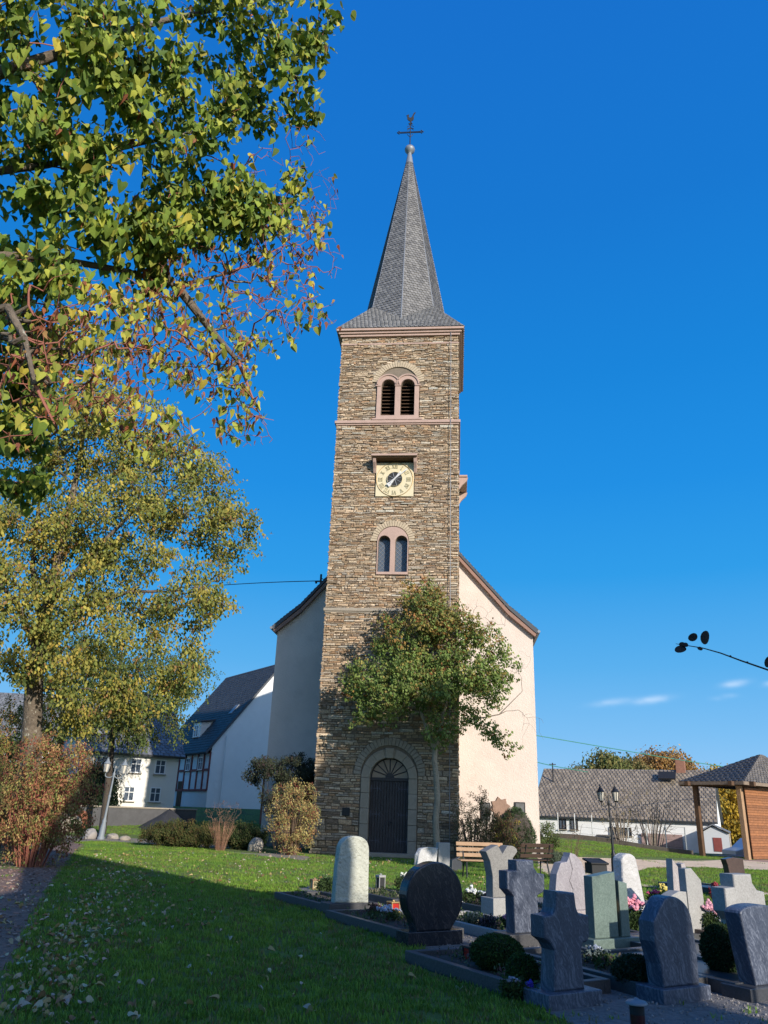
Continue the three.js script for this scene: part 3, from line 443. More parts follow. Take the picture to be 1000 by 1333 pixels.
{ // the barn behind the camera whose shadow lies over the foreground
  const r = V(Math.cos(SUN_AZ), 0, -Math.sin(SUN_AZ)), d = V(-Math.sin(SUN_AZ), 0, -Math.cos(SUN_AZ));
  const b = thing('barn', 'tall white rendered barn with steep slate roof and lean-to beside the graveyard', 'barn', d.clone().multiplyScalar(-5), SUN_AZ);
  // local x runs to the right as the sun looks, local z towards the sun
  const pr = [[-6.5, 0], [7.2, 0], [7.2, 7.1], [6.1, 12.9], [5.7, 13.1], [3.0, 7.6], [-6.5, 2.4]];
  part(b, 'wall', boxUV(new THREE.ExtrudeGeometry(poly(pr), { depth: 9, bevelEnabled: false })), M.plasterWhite);
  roofSlope(b, V(7.35, 6.95, 9.3), V(7.35, 6.95, -.15), V(6.0, 13.15, 9.3), V(6.0, 13.15, -.15), 30, .3, .12); roofSlope(b, V(2.85, 7.5, -.15), V(2.85, 7.5, 9.3), V(5.75, 13.3, -.15), V(5.75, 13.3, 9.3), 30, .3, .12); roofSlope(b, V(-6.9, 2.25, -.15), V(-6.9, 2.25, 9.3), V(3.0, 7.75, -.15), V(3.0, 7.75, 9.3), 40, .3, .12);
  for (const [x, y] of [[-2, 1.6], [1.5, 1.6], [5.5, 1.6], [3.6, 4.8], [6.2, 4.8], [5.2, 8.6]]) windowAt(b, x, y, 0, .9, 1.2, M.whitePaint, true, Math.PI);
}
{ // white house with the steep dark roof left of the church
  const K = onZ(268, 1050, -57); K.y = groundH(K.x, K.z) - .1; const yaw = rad(40), s = mpp(K), h = thing('gabled_house', 'white house with steep dark slate roof and red timbered side beside the church', 'house', K, yaw);
  const W = 10.3, L = 10.5, eave = heightTo(K, 966), apex = heightTo(onZ(348, 1050, -60.2), 860) + .2;
  const wl = part(h, 'wall', boxUV(new THREE.ExtrudeGeometry(poly([[0, 0], [W, 0], [W, eave - .3], [W / 2, apex - .25], [0, eave - .3]]), { depth: L, bevelEnabled: false }).translate(0, 0, -L)), M.plasterWhite);
  const dir = V(W / 2, apex - eave, 0).normalize();
  roofSlope(h, V(-.55, eave - .75, -L - .3), V(-.55, eave - .75, .12), V(W / 2, apex, -L - .3), V(W / 2, apex, .12), 34, .3, .045, .2); roofSlope(h, V(W + .5, eave - .6, .12), V(W + .5, eave - .6, -L - .3), V(W / 2, apex, .12), V(W / 2, apex, -L - .3), 34, .3, .05, .2);
  // half-timbered side
  const tb = []; const side = -.03; const H0 = 1.25, H1 = eave - .7;
  for (const z of [-.12, -1.15, -2.3, -3.5, -4.8, -6.1, -7.5, -9]) tb.push(box(.08, H1 - H0, .17, side, (H0 + H1) / 2, z)); for (const y of [H0, (H0 + H1) / 2 + .1, H1]) tb.push(box(.07, .16, L - .3, side - .008, y, -L / 2)); for (const g of tb) part(h, 'beam', g, M.redPaint);
  for (const z of [-1.7, -4.1, -6.8]) windowAt(h, -.04, (H0 + H1) / 2 + .55, z, .7, .8, M.whitePaint, true, -Math.PI / 2);
  part(h, 'side_door', rbox(.06, 1.9, .9, -.04, .95, -5.3, .01), M.timber);
  // corner bay timbers on the gable side of the corner
  part(h, 'drain_pipe', bar(V(1.0, .1, .1), V(1.0, eave + .6, .1), .05, 8), M.plasterWhite);
  const dm = new THREE.Group(); dm.name = 'dormer'; dm.position.set(1.25, eave + .35, -4.6); h.add(dm);
  part(dm, 'dormer_wall', boxUV(new THREE.ExtrudeGeometry(poly([[-.75, 0], [1.6, 0], [1.6, 1.75], [-.75, 1.35]]), { depth: 1.5, bevelEnabled: false }).translate(0, 0, -.75)), M.plasterCream);
  windowAt(h, .49, eave + 1.07, -4.6, .8, .8, M.whitePaint, true, -Math.PI / 2); part(dm, 'dormer_roof', xf(box(2.7, .1, 1.9), .5, 1.66, 0, 0, 0, .17), M.slateCore);
  const ang = Math.atan2(apex - eave + .75, W / 2 + .55); part(h, 'skylight', strip([xf(box(.9, .08, .6), 0, 0, 0)]).rotateZ(ang).translate(2.1, eave - .75 + (2.1 + .55) * Math.tan(ang) + .05, -1.6), M.lead);
  // low red chimney-like pier beside the wall
  const q = onGround(345, 1052), pr = thing('brick_pier', 'small red brick pier at the corner of the white house', 'pier', onZ(347, 1040, -46)); pr.position.y = groundH(pr.position.x, pr.position.z); part(pr, 'shaft', rbox(.5, 3.2, .5, 0, 1.6, 0, .02), surf([.22, .09, .06], .2, { seed: 97, rep: 1 })); part(pr, 'cap', rbox(.6, .1, .6, 0, 3.25, 0, .02), M.sandGrey);
}
{ // cream house with grey roof far behind the lamp
  const A = onZ(228, 1030, -50.5), B = onZ(96, 1030, -47), y0 = .9, base = V(B.x, y0, B.z), len = Math.hypot(A.x - B.x, A.z - B.z), yaw = Math.atan2(-(A.z - B.z), A.x - B.x);
  const h = thing('cream_house', 'long cream plastered house with grey roof behind the low wall', 'house', base, yaw), ev = heightTo(base, 972), D = 8;
  part(h, 'wall', boxUV(new THREE.ExtrudeGeometry(poly([[0, 0], [D, 0], [D, ev], [D / 2, ev + 3.3], [0, ev]]), { depth: len, bevelEnabled: false }).rotateY(Math.PI / 2)), M.plasterCream);
  h.children[0].geometry.computeBoundingBox();
  roofSlope(h, V(-.3, ev - .25, .4), V(len + .3, ev - .25, .4), V(-.3, ev + 3.4, -D / 2), V(len + .3, ev + 3.4, -D / 2), 22, .35, .16, .2);
  roofSlope(h, V(len + .3, ev - .25, -D - .4), V(-.3, ev - .25, -D - .4), V(len + .3, ev + 3.4, -D / 2), V(-.3, ev + 3.4, -D / 2), 22, .35, .16, .2);
  h.children[0].position.set(0, 0, 0);
  for (const [x, y] of [[1.4, ev - .9], [3.6, ev - .9], [5.2, ev - .9], [1.4, 1.2], [3.4, 1.2], [5.1, 1.2]].map(([x, y]) => [x * len / 6.4, y])) if (x < len - .8) windowAt(h, x, y, .0, .55, .75);
  part(h, 'chimney', rbox(.7, 1.6, .7, len * .7, ev + 3.3, -D / 2, .02), M.brick2 || M.rubble);
  const h2 = thing('pale_house', 'pale house mostly hidden behind the large autumn tree', 'house', V(onZ(10, 1030, -58).x - 6, .9, -58), rad(12));
  part(h2, 'wall', boxUV(new THREE.ExtrudeGeometry(poly([[0, 0], [8, 0], [8, 4.6], [4, 8.8], [0, 4.6]]), { depth: 10, bevelEnabled: false }).rotateY(Math.PI / 2)), M.plasterWhite);
  roofSlope(h2, V(-.3, 4.35, .4), V(10.3, 4.35, .4), V(-.3, 8.9, -4), V(10.3, 8.9, -4), 22, .35, .15, .2); roofSlope(h2, V(10.3, 4.35, -8.4), V(-.3, 4.35, -8.4), V(10.3, 8.9, -4), V(-.3, 8.9, -4), 22, .35, .15, .2);
  for (const x of [2, 5, 8]) { windowAt(h2, x, 3.2, 0, .8, 1.1); windowAt(h2, x, 1.2, 0, .8, 1.0); }
}
{ // low wall, spoil heap and boulders on the far left
  const A = onZ(90, 1046, -42.5), B = onZ(256, 1050, -45.5), c = A.clone().add(B).multiplyScalar(.5), L = A.distanceTo(B), w = thing('garden_wall', 'low rendered garden wall below the cream house with shade put into its dark grey', 'wall', V(c.x, groundH(c.x, c.z) - .15, c.z), Math.atan2(-(B.z - A.z), B.x - A.x));
  part(w, 'wall_body', rbox(L, 1.0, .3, 0, .5, 0, .02), surf([.085, .083, .085], .2, { seed: 191, rep: .5 })); part(w, 'coping', rbox(L + .1, .08, .4, 0, 1.04, 0, .02), M.sandGrey);  // shade over the wall is put into this dark body colour
  const r = mulberry(33), hp = onZ(222, 1046, -44); hp.y = groundH(hp.x, hp.z) - .25; const g = new THREE.ConeGeometry(1.75, 1.15, 26, 7, true), p = g.attributes.position; for (let i = 0; i < p.count; i++) { const k = 1 + .22 * (vnoise(p.getX(i) * 2 + 9, p.getY(i) * 3 + p.getZ(i) * 2 + 9, 512, 4) - .5); p.setXYZ(i, p.getX(i) * k, p.getY(i) * (.95 + .1 * r()), p.getZ(i) * k); } g.translate(0, .57, 0); g.computeVertexNormals();
  single('gravel_heap', 'heap of gravel against the low garden wall with shade put into its dark colour', 'heap', g, surf([.035, .035, .04], .3, { per: 30, seed: 99, rep: .4, bump: .05, bumpT: fineT })).position.copy(hp);  // near-black gravel colour carries the shade lying on the heap
}
function boulder(px, py, w, h, mat, label, seed) {
  const p = onGround(px, py), s = mpp(p), g = new THREE.IcosahedronGeometry(1, 3), q = g.attributes.position; for (let i = 0; i < q.count; i++) { const a = V().fromBufferAttribute(q, i), k = .8 + .42 * vnoise(a.x * 1.6 + 10 + seed, a.y * 1.6 + a.z * 1.2 + 20, 512, seed); q.setXYZ(i, a.x * k, Math.max(-.4, a.y * k), a.z * k); } g.computeVertexNormals(); g.scale(w * s / 2, h * s / 1.4, w * s / 2.4); boxUV(g);
  const m = single('boulder', label, 'boulder', boxUV(g), mat); m.position.copy(p).y += h * s * .24; m.rotation.y = seed; return m;
}
boulder(86, 1082, 36, 24, M.sandGrey, 'large pale boulder under the red leaved bush', 3); boulder(117, 1092, 24, 14, M.plinth, 'dark grey boulder at the foot of the pale street lamp', 5); boulder(105, 1078, 16, 22, surf([.25, .09, .05], .3, { seed: 101, rep: 1 }), 'reddish stone block beside the pale boulder', 7);
boulder(146, 1092, 18, 7, M.rubble, 'flat path edging stone next to the lamp foot', 9); boulder(162, 1094, 16, 6, M.sandGrey, 'flat pale edging stone along the sandy path', 11); boulder(332, 1108, 20, 16, M.rubble, 'grey edging stone below the yellow climbing shrub', 13);
{ // barn with fish-scale roof on the right
  const A = onZ(695, 1062, -60), B = onZ(930, 1067, -56), y0 = -.75, base = V(A.x, y0, A.z), len = Math.hypot(B.x - A.x, B.z - A.z), yaw = Math.atan2(-(B.z - A.z), B.x - A.x), ev = A.y - y0 + .1, D = 9, rise = heightTo(V(A.x, A.y, A.z - 4), 1003) + .1;
  const h = thing('white_barn', 'long low white barn with weathered scale slate roof beyond the lawn', 'barn', base, yaw);
  part(h, 'wall', boxUV(new THREE.ExtrudeGeometry(poly([[0, 0], [D, 0], [D, ev], [D / 2, ev + rise - .15], [0, ev]]), { depth: len, bevelEnabled: false }).rotateY(Math.PI / 2)), M.plasterWhite);
  roofSlope(h, V(-.2, ev - .1, .3), V(len + .2, ev - .1, .3), V(-.2, ev + rise, -D / 2), V(len + .2, ev + rise, -D / 2), 21, .27, .21, -4); roofSlope(h, V(len + .2, ev - .1, -D - .3), V(-.2, ev - .1, -D - .3), V(len + .2, ev + rise, -D / 2), V(-.2, ev + rise, -D / 2), 13, .42, .2, -.6);
  for (const px of [733, 748]) { const x = (onZ(px, 1068, A.z).x - A.x); windowAt(h, x, ev - .55, 0, .4, .6, M.iron, false); }
  for (const px of [797, 808, 816]) { const x = (onZ(px, 1076, A.z).x - A.x); windowAt(h, x, ev - .9, 0, .35, .4, M.iron, false); }
  part(h, 'lean_to', boxUV(new THREE.ExtrudeGeometry(poly([[0, 0], [3, 0], [2.2, 1.4], [.9, 1.4]]), { depth: .8, bevelEnabled: false }).translate(3.6, 0, .05)), M.roofRust);
  part(h, 'chimney', rbox(.65, 1.3, .65, len - 2.1, ev + rise + .1, -D / 2, .03), surf([.25, .12, .08], .2, { seed: 103, rep: 1 })); part(h, 'roof_hatch', xf(box(1.2, .1, .9), len - 3.0, ev + rise - .45, -D / 2 + 1.15, 0, .6), M.black);
  part(h, 'patch_of_tiles', rbox(2.6, 1.3, .12, onZ(858, 1090, A.z).x - A.x, .95, .12, .02), surf([.32, .22, .2], .3, { per: 16, seed: 104, rep: 1 }));
}
{ // small shed and outbuilding right of the barn
  const p = onZ(946, 1095, -54); const s = thing('garden_shed', 'small pale shed with a low pitched roof behind the open shelter', 'shed', V(p.x - 1.6, -.5, -54), rad(-18));
  part(s, 'wall', boxUV(new THREE.ExtrudeGeometry(poly([[0, 0], [1.7, 0], [1.7, 1.55], [.8, 1.95], [0, 1.5]]), { depth: 5, bevelEnabled: false }).translate(0, 0, -5)), flat(.5, .52, .55, .7));
  for (let k = 0; k < 7; k++) part(s, 'board', rbox(4.9, .2, .04, 1.72 + 0, .15 + k * .215, -2.5, .01).translate(-1.72, 0, 2.5).rotateY(Math.PI / 2).translate(1.73, 0, -2.5), surf([.42, .34, .26], .15, { seed: 105 + k, rep: 1 }));
  part(s, 'roof', strip([xf(box(1.1, .06, 5.3), 1.3, 1.83, -2.5, 0, 0, -.42), xf(box(1.05, .06, 5.3), .34, 1.8, -2.5, 0, 0, .5)]), M.lead); part(s, 'poster', rbox(.5, .8, .02, 1.0, .9, .02, .005), M.redPaint);
  const c = thing('parked_car', 'roof and side of a pale car parked behind the low wall', 'car', V(p.x + .9, -.55, -50.5), rad(10));
  part(c, 'body', extrude(smoothPoly([[-2.1, .3], [-2.12, .75], [-1.5, .92], [-.9, 1.42], [.7, 1.45], [1.45, .95], [2.05, .8], [2.1, .35], [2, .25], [-2, .25]]), 1.65, .06).translate(0, 0, -.8), flat(.55, .58, .62, .3, .3));
  part(c, 'window', extrude(smoothPoly([[-1.35, .95], [-.85, 1.34], [.65, 1.36], [1.2, .97]]), 1.67, .01).translate(0, 0, -.81), M.glass); for (const x of [-1.3, 1.25]) for (const z of [-.65, .75]) part(c, 'wheel', new THREE.CylinderGeometry(.31, .31, .2, 18).rotateX(Math.PI / 2).translate(x, .31, z), M.black);
}
{ // low retaining wall with fence posts
  const A = V(5.7, 0, -49.2), B = V(12.5, 0, -45.6), n = 6, w = thing('retaining_wall', 'low dark retaining wall edging the far lawn before the white barn', 'wall', V(0, 0, 0));
  for (let i = 0; i < n; i++) { const a = A.clone().lerp(B, i / n), b = A.clone().lerp(B, (i + 1) / n); a.y = groundH(a.x, a.z + .6); b.y = groundH(b.x, b.z + .6); const L = a.distanceTo(b), m = a.clone().add(b).multiplyScalar(.5), g = rbox(L - .01, 1.1, .25, 0, -.32, 0, .02); g.rotateZ(Math.atan2(b.y - a.y, Math.hypot(b.x - a.x, b.z - a.z))); g.rotateY(Math.atan2(-(b.z - a.z), b.x - a.x)); part(w, 'wall_block', g.translate(m.x, m.y, m.z), surf([.10, .085, .07], .2, { seed: 120 + i, rep: .7 })); }
  const f = thing('mesh_fence', 'thin metal fence on the low dark retaining wall', 'fence', V(0, 0, 0));
  let prev; for (let i = 0; i <= 7; i++) { const a = A.clone().lerp(B, (i + .3) / 7.6); a.y = groundH(a.x, a.z + .6) + .2; part(f, 'post', bar(a, a.clone().setY(a.y + 1.15), .03, 6), flat(.5, .52, .52, .5, .3)); if (prev) for (const h of [.1, .45, .8, 1.12]) part(f, 'wire', bar(prev.clone().setY(prev.y + h), a.clone().setY(a.y + h), .006, 4), M.iron); prev = a; }
}
{ // open brick and timber shelter at the right edge
  const F = onGround(915, 1115), N = onGround(974, 1119.5), e = N.clone().sub(F).normalize(), L = N.distanceTo(F), yaw = Math.atan2(e.x, e.z);   // local z: from the far post to the near one
  const s = thing('shelter', 'open timber shelter with brown boarded wall and hipped slate roof by the sandy path', 'shelter', F, yaw); const EH = 3.5, W = 6.5;
  for (const [x, z] of [[0, 0], [0, L], [W, 0]]) part(s, 'post', rbox(.24, EH, .24, x, EH / 2, z, .015), z === L && x === 0 ? M.bench : M.timber);
  part(s, 'eave_beam', strip([box(.2, .22, L + 1.7, -.0, EH + .02, L / 2), box(W + 1.7, .2, .2, W / 2, EH + .02, L), box(W + 1.7, .2, .2, W / 2, EH + .02, 0)]), M.timber);
  const bc = part(s, 'wall_core', box(W - .5, EH - .1, .25, W / 2 + .2, (EH - .1) / 2, L - .1), flat(.07, .035, .02, .9)), woods = [0, 1, 2, 3].map(k => surf([.21 + k * .03, .085 + k * .012, .033 + k * .004], .3, { per: 10, seed: 170 + k, rep: .8, rough: .6 }));
  for (let k = 0; k < 28; k++) part(bc, 'board', rbox(W - .45, .112, .04, W / 2 + .2, .08 + k * .12, L + .045, .008), woods[(k * 7) % 4]);
  const o = .6, x0 = -o, x1 = W + o, z0 = -o, z1 = L + o, zm = (z0 + z1) / 2, hw = (z1 - z0) / 2, yt = EH + .12 + hw * .95, y = EH + .12, r0 = V(5.0, yt, zm), r1 = V(x1 - hw, yt, zm);
  roofSlope(s, V(x0, y, z0), V(x0, y, z1), r0.clone().add(V(0, 0, -.01)), r0.clone().add(V(0, 0, .01)), 15, .3, .03, -3); roofSlope(s, V(x0, y, z1), V(x1, y, z1), r0, r1, 15, .3, .13, -3); roofSlope(s, V(x1, y, z0), V(x0, y, z0), r1, r0, 15, .3, .1, .2);  // slope turned from the sun has its shade put into a darker slate tone
  part(s, 'fascia', strip([box(.06, .16, z1 - z0, x0 + .02, y - .08, zm), box(x1 - x0 - .1, .16, .06, (x0 + x1) / 2, y - .08, z1 - .02), box(x1 - x0 - .1, .16, .06, (x0 + x1) / 2, y - .08, z0 + .02)]), surf([.20, .15, .11], .2, { seed: 140, rep: 1 }));
  structure('paved_apron', sheet(wobble([[-1, -1.2], [W + 3, -1.2], [W + 3, L + 1.6], [-1, L + 1.6]].map(([x, z]) => { const p = V(x, 0, z).applyAxisAngle(V(0, 1, 0), yaw).add(F); return [p.x, p.z]; }), .6, .03, 3), .011), surf([.34, .22, .18], .15, { seed: 141, rep: .5 }), 'reddish paved apron of the open shelter');
}
{ // wires
  const wire = (pts, label, mat = flat(.03, .19, .12, .6)) => { const c = new THREE.CatmullRomCurve3(pts); single('overhead_wire', label, 'wire', new THREE.TubeGeometry(c, 24, .024, 5), mat); };
  wire([onZ(690, 956, -48), onZ(760, 968, -49), onZ(893, 990.5, -52), onZ(1010, 1008, -55)], 'green overhead wire running from the church towards the shelter roof');
  wire([onZ(690, 990, -52), onZ(720, 997, -54), onZ(765, 1005, -57)], 'short lower overhead wire ending above the white barn');
  wire([V(-7.05, 12.78, -38.45), onZ(368, 757.5, -41), onZ(300, 761, -46), onZ(180, 770, -52)], 'dark overhead wire from the roof pole towards the trees', M.iron);
  wire([V(-7.05, 12.95, -38.5), V(-6.3, 12.7, -39.3), V(-5.6, 12.4, -40)], 'short dark wire from the roof pole to the nave roof', M.iron);
  const q = onZ(721, 1004, -62); const p = thing('roof_standard', 'thin metal wire standard above the white barn roof', 'pole', V(q.x, 3.5, -62.6)); part(p, 'pole_shaft', bar(V(0, 0, 0), V(0, heightTo(p.position, 993), 0), .05, 6), M.iron); part(p, 'crossarm', box(.5, .06, .06, 0, heightTo(p.position, 995), 0), M.iron);
}
// ------------------------------------------------------------------ street lamps and benches
function streetLamp(px, pyBase, pyTop, mat, label, turn, lean, spread) {
  const p = onGround(px, pyBase), H = heightTo(p, pyTop), k = H / 3.4, l = thing('street_lamp', label, 'street lamp', p, turn); l.rotation.z = lean;
  part(l, 'base', lathe([[.16, 0], [.16, .08], [.125, .15], [.11, .55], [.08, .7], [.1, .74], [.065, .82], [.045, .95]].map(([r, y]) => [r * k, y * k]), 10), mat);
  part(l, 'pole', lathe([[.055, .9], [.045, 1.7], [.06, 1.72], [.06, 1.78], [.042, 1.8], [.036, 2.55], [.06, 2.6], [.06, 2.7], [.03, 2.75], [.012, 2.95], [0, 2.97]].map(([r, y]) => [r * k, y * k]), 10), mat);
  for (const s of [-1, 1]) {
    const arm = new THREE.CatmullRomCurve3([V(0, 2.62, 0), V(s * .15, 2.52, 0), V(s * .3 * spread, 2.55, 0), V(s * .33 * spread, 2.68, 0)].map(v => v.multiplyScalar(k))); part(l, 'arm', new THREE.TubeGeometry(arm, 12, .022 * k, 6), mat);
    const g = new THREE.Group(); g.name = 'lantern'; g.position.set(s * .33 * spread * k, 2.68 * k, 0); g.scale.setScalar(k); l.add(g);
    part(g, 'glass', new THREE.CylinderGeometry(.135, .085, .34, 6).translate(0, .23, 0), flat(.55, .5, .42, .35)); const cage = []; for (let i = 0; i < 6; i++) { const a = i * Math.PI / 3; cage.push(bar(V(Math.sin(a) * .087, .06, Math.cos(a) * .087), V(Math.sin(a) * .138, .4, Math.cos(a) * .138), .012, 4)); } cage.push(new THREE.TorusGeometry(.138, .014, 4, 6).rotateX(Math.PI / 2).rotateY(Math.PI / 6).translate(0, .4, 0), new THREE.CylinderGeometry(.095, .05, .06, 6).translate(0, .03, 0)); part(g, 'cage', strip(cage), mat);
    part(g, 'lantern_cap', lathe([[.165, .4], [.15, .43], [.08, .52], [.05, .56], [.06, .58], [.03, .6], [.012, .68], [0, .69]], 6), mat);
  }
  return l;
}
streetLamp(131, 1093, 985, M.lampGrey, 'pale grey street lamp with two lanterns beside the sandy path', rad(8), rad(-3.2), 1.15);
streetLamp(801, 1139, 1020, M.iron, 'black street lamp with two lanterns behind the gravestones', rad(14), rad(1.5), .95);
function benchAt(px, py, w, turn, mat, label) {
  const p = onGround(px, py), b = thing('park_bench', label, 'bench', p, turn, 'benches at the church wall');
  for (const y of [.56, .70, .84]) part(b, 'back_slat', xf(rbox(w, .10, .035, 0, 0, 0, .008), 0, y, -.2 - (y - .5) * .2, 0, -.2), mat); for (const z of [-.1, .05, .2]) part(b, 'seat_slat', rbox(w, .035, .11, 0, .44, z, .008), mat);
  for (const s of [-1, 1]) { part(b, 'leg', strip([bar(V(s * w * .36, 0, .22), V(s * w * .36, .42, .18), .022), bar(V(s * w * .36, 0, -.25), V(s * w * .36, .42, -.12), .022), bar(V(s * w * .36, .4, -.14), V(s * w * .36, .85, -.3), .022), bar(V(s * w * .36, .41, -.12), V(s * w * .36, .41, .2), .022)]), M.iron); }
}
benchAt(628, 1143, 1.35, rad(14), M.bench, 'wooden slat bench in the sun below the rose bushes'); benchAt(694, 1141, 1.15, rad(-150), surf([.05, .028, .018], .2, { seed: 190, rep: 1 }), 'wooden bench seen from behind near the sandy path with shade put into its dark brown');  // second bench: shade is put into its very dark brown

// ------------------------------------------------------------------ the graves
const GY = rad(36);                                     // all stones face the same way
const GM = {
  pale: surf([.44, .44, .365], .16, { per: 7, seed: 150, rep: .9, bump: .035, rough: .8 }), blackG: granite([.022, .022, .027], [.02, .02, .025], { seed: 151, streak: .9, streakCol: [.10, .085, .08], rough: .22, k: .6 }),
  blue: granite([.052, .062, .09], [.05, .054, .062], { seed: 152, streak: 1, streakCol: [.19, .21, .26], rough: .45, k: .6 }), grey: granite([.20, .19, .175], [.16, .16, .15], { seed: 153, rough: .7 }), greyLight: granite([.30, .29, .275], [.16, .16, .16], { seed: 154, rough: .75 }),
  pink: granite([.32, .28, .275], [.18, .18, .18], { seed: 155, streak: .5, streakCol: [.6, .57, .56], rough: .65 }), green: granite([.125, .165, .14], [.10, .12, .11], { seed: 156, rough: .4 }), white: surf([.46, .445, .43], .14, { per: 6, seed: 157, rep: 1, bump: .02, rough: .8 }), veined: granite([.27, .245, .26], [.14, .13, .145], { seed: 158, streak: .8, streakCol: [.42, .40, .40], rough: .6 }),
  brown: granite([.075, .048, .04], [.05, .035, .03], { seed: 159, streak: .4, streakCol: [.18, .12, .1], rough: .3 }), dark: granite([.05, .052, .058], [.035, .035, .04], { seed: 160, rough: .35 }), edge: granite([.055, .054, .056], [.05, .05, .05], { seed: 161, rough: .5 }), edgeLight: granite([.26, .25, .24], [.12, .12, .12], { seed: 162, rough: .7 }),
};
function grave(px, py, pyTop, label, build) { const p = onGround(px, py), s = mpp(p), H = heightTo(p, pyTop), g = thing('gravestone', label, 'gravestone', p, GY, 'gravestones of the churchyard'); build(g, H, s); return g; }
const slabShape = (w, h, pts) => smoothPoly(pts.map(([x, y]) => [x * w, y * h]));
function arcPts(cx, cy, rx, ry, a0, a1, n) { const o = []; for (let i = 0; i <= n; i++) { const a = mix(a0, a1, i / n); o.push([cx + Math.cos(a) * rx, cy + Math.sin(a) * ry]); } return o; }
function roughen(g, amp, f, seed) { const p = g.attributes.position; for (let i = 0; i < p.count; i++) { const x = p.getX(i), y = p.getY(i), z = p.getZ(i); p.setXYZ(i, x + amp * (vnoise(y * f + 9, z * f + 31, 1024, seed) - .5), y + amp * .5 * (vnoise(x * f + 5, z * f + 7, 1024, seed + 1) - .5), z + amp * (vnoise(x * f + 50, y * f + 50, 1024, seed + 2) - .5)); } g.computeVertexNormals(); return g; }
const P = Math.PI;
// pale round-topped slab
grave(458, 1190, 1088, 'pale greenish round-topped gravestone standing on the lawn edge', (g, H, s) => { const b = .17, w = .60, h = H - b; part(g, 'slab', roughen(extrude(smoothPoly([[-w * .53, 0], [w * .53, 0], [w * .5, h * .78], ...arcPts(w * .02, h * .78, w * .48, h * .22, 0, P, 14), [-w * .5, h * .5]]), .16, .02).translate(0, b, -.16), .03, 6, 3), GM.pale); part(g, 'base', rbox(.92, b, .34, 0, b / 2, -.1, .01), GM.edge); });
// black oval
grave(566, 1231, 1122, 'glossy black oval gravestone with reddish veins on a black base', (g, H, s) => { const b = .17, h = H - b; part(g, 'slab', extrude(smoothPoly([[-.28, 0], [.26, 0], ...arcPts(.02, h * .48, .44, h * .52, -.75, P * .62, 22), ...arcPts(-.03, h * .5, .42, h * .48, P * .66, P + .75, 16)]), .2, .02).translate(0, b, -.2), GM.blackG); part(g, 'base', rbox(.86, b, .3, 0, b / 2, -.12, .01), GM.blackG); });
// white rough stone with grey slab beside it
grave(557, 1128, 1103, 'small rough white gravestone near the church door', (g, H, s) => part(g, 'slab', roughen(extrude(smoothPoly([[-.36, 0], [.36, 0], [.36, H * .97], [-.05, H], [-.26, H * .93], [-.36, H * .6]]), .2, .03).translate(0, 0, -.2), .08, 5, 9), GM.white));
grave(579, 1128, 1097, 'plain grey rectangular gravestone beside the small white one', (g, H, s) => part(g, 'slab', rbox(.46, H, .16, 0, H / 2, -.1, .01), GM.greyLight));
grave(591, 1133, 1113, 'small black figure shaped gravestone behind the black oval stone', (g, H, s) => { part(g, 'slab', extrude(smoothPoly([[-.18, 0], [.2, 0], [.22, H * .5], [.1, H * .75], [.2, H], [.02, H * .8], [-.16, H * .7]]), .14, .015), GM.dark); });
// V-notched
grave(655, 1196, 1100, 'grey granite gravestone with a V notch cut in its top', (g, H, s) => { const b = .32, h = H - b; part(g, 'slab', extrude(smoothPoly([[-.2, 0], [.24, 0], [.22, h * .25], [.21, h * .5], [.25, h * .75], [.35, h * .87], ...arcPts(.2, h * .87, .15, h * .12, 0, P * .5, 6).slice(1), [.13, h * .985], [.02, h * .83], [-.08, h * 1.0], [-.2, h * .95], [-.34, h * .87], [-.25, h * .68], [-.2, h * .4]]), .2, .012).translate(0, b, -.2), GM.grey); part(g, 'base', rbox(.62, b, .34, 0.04, b / 2, -.08, .01), GM.greyLight); });
// blue stepped cross, half in shade
function crossStone(g, H, b, w, kind, mat, baseMat, bw, t) { const h = H - b; const pts = kind === 'step' ? [[-.33, 0], [.33, 0], [.3, .35], [.29, .5], [.5, .56], [.5, .8], [.32, .82], [.22, .9], [.21, 1], [-.25, 1], [-.25, .86], [-.5, .85], [-.5, .6], [-.34, .5]] : [[-.33, 0], [.33, 0], [.3, .4], [.35, .46], ...arcPts(.4, .56, .1, .1, -P / 2, 0, 4), [.5, .74], [.35, .76], ...arcPts(.33, .86, .1, .1, P * 1.4, P * 1.02, 4), [.21, .98], [-.2, 1], [-.22, .86], ...arcPts(-.32, .86, .09, .1, 0, -P / 2, 4), [-.5, .75], [-.5, .53], [-.36, .47], [-.29, .4]]; part(g, 'cross_slab', extrude(slabShape(w, h, pts), t, .018).translate(0, b, -t), mat); part(g, 'base', rbox(bw, b, t + .16, 0, b / 2, -t / 2, .01), baseMat); }
grave(688, 1231, 1120, 'blue grey stepped cross gravestone between two flower beds', (g, H, s) => crossStone(g, H, .15, .66, 'step', GM.blue, GM.edge, .74, .2));
grave(746, 1203, 1110, 'veined pinkish gravestone split by a winding crack', (g, H, s) => { const b = .2, h = H - b, crack = [[0, 0], [.02, .2], [.05, .35], [-.02, .5], [.06, .7], [.01, .88], [.0, .93]]; part(g, 'slab_half', extrude(smoothPoly([[-.33, 0], ...crack.map(([x, y]) => [x - .008, y * h]), [-.06, h * .84], [-.2, h * .82], [-.3, h * .62], [-.34, h * .35]]), .17, .01).translate(0, b, -.17), GM.veined); part(g, 'slab_half', extrude(smoothPoly([...crack.map(([x, y]) => [x + .008, y * h]), [.03, h], [.14, h * .97], [.28, h * .84], [.36, h * .6], [.36, h * .3], [.34, 0]]), .17, .01).translate(0, b, -.18), GM.veined); part(g, 'base', rbox(.78, b, .3, 0, b / 2, -.1, .01), GM.pink); });
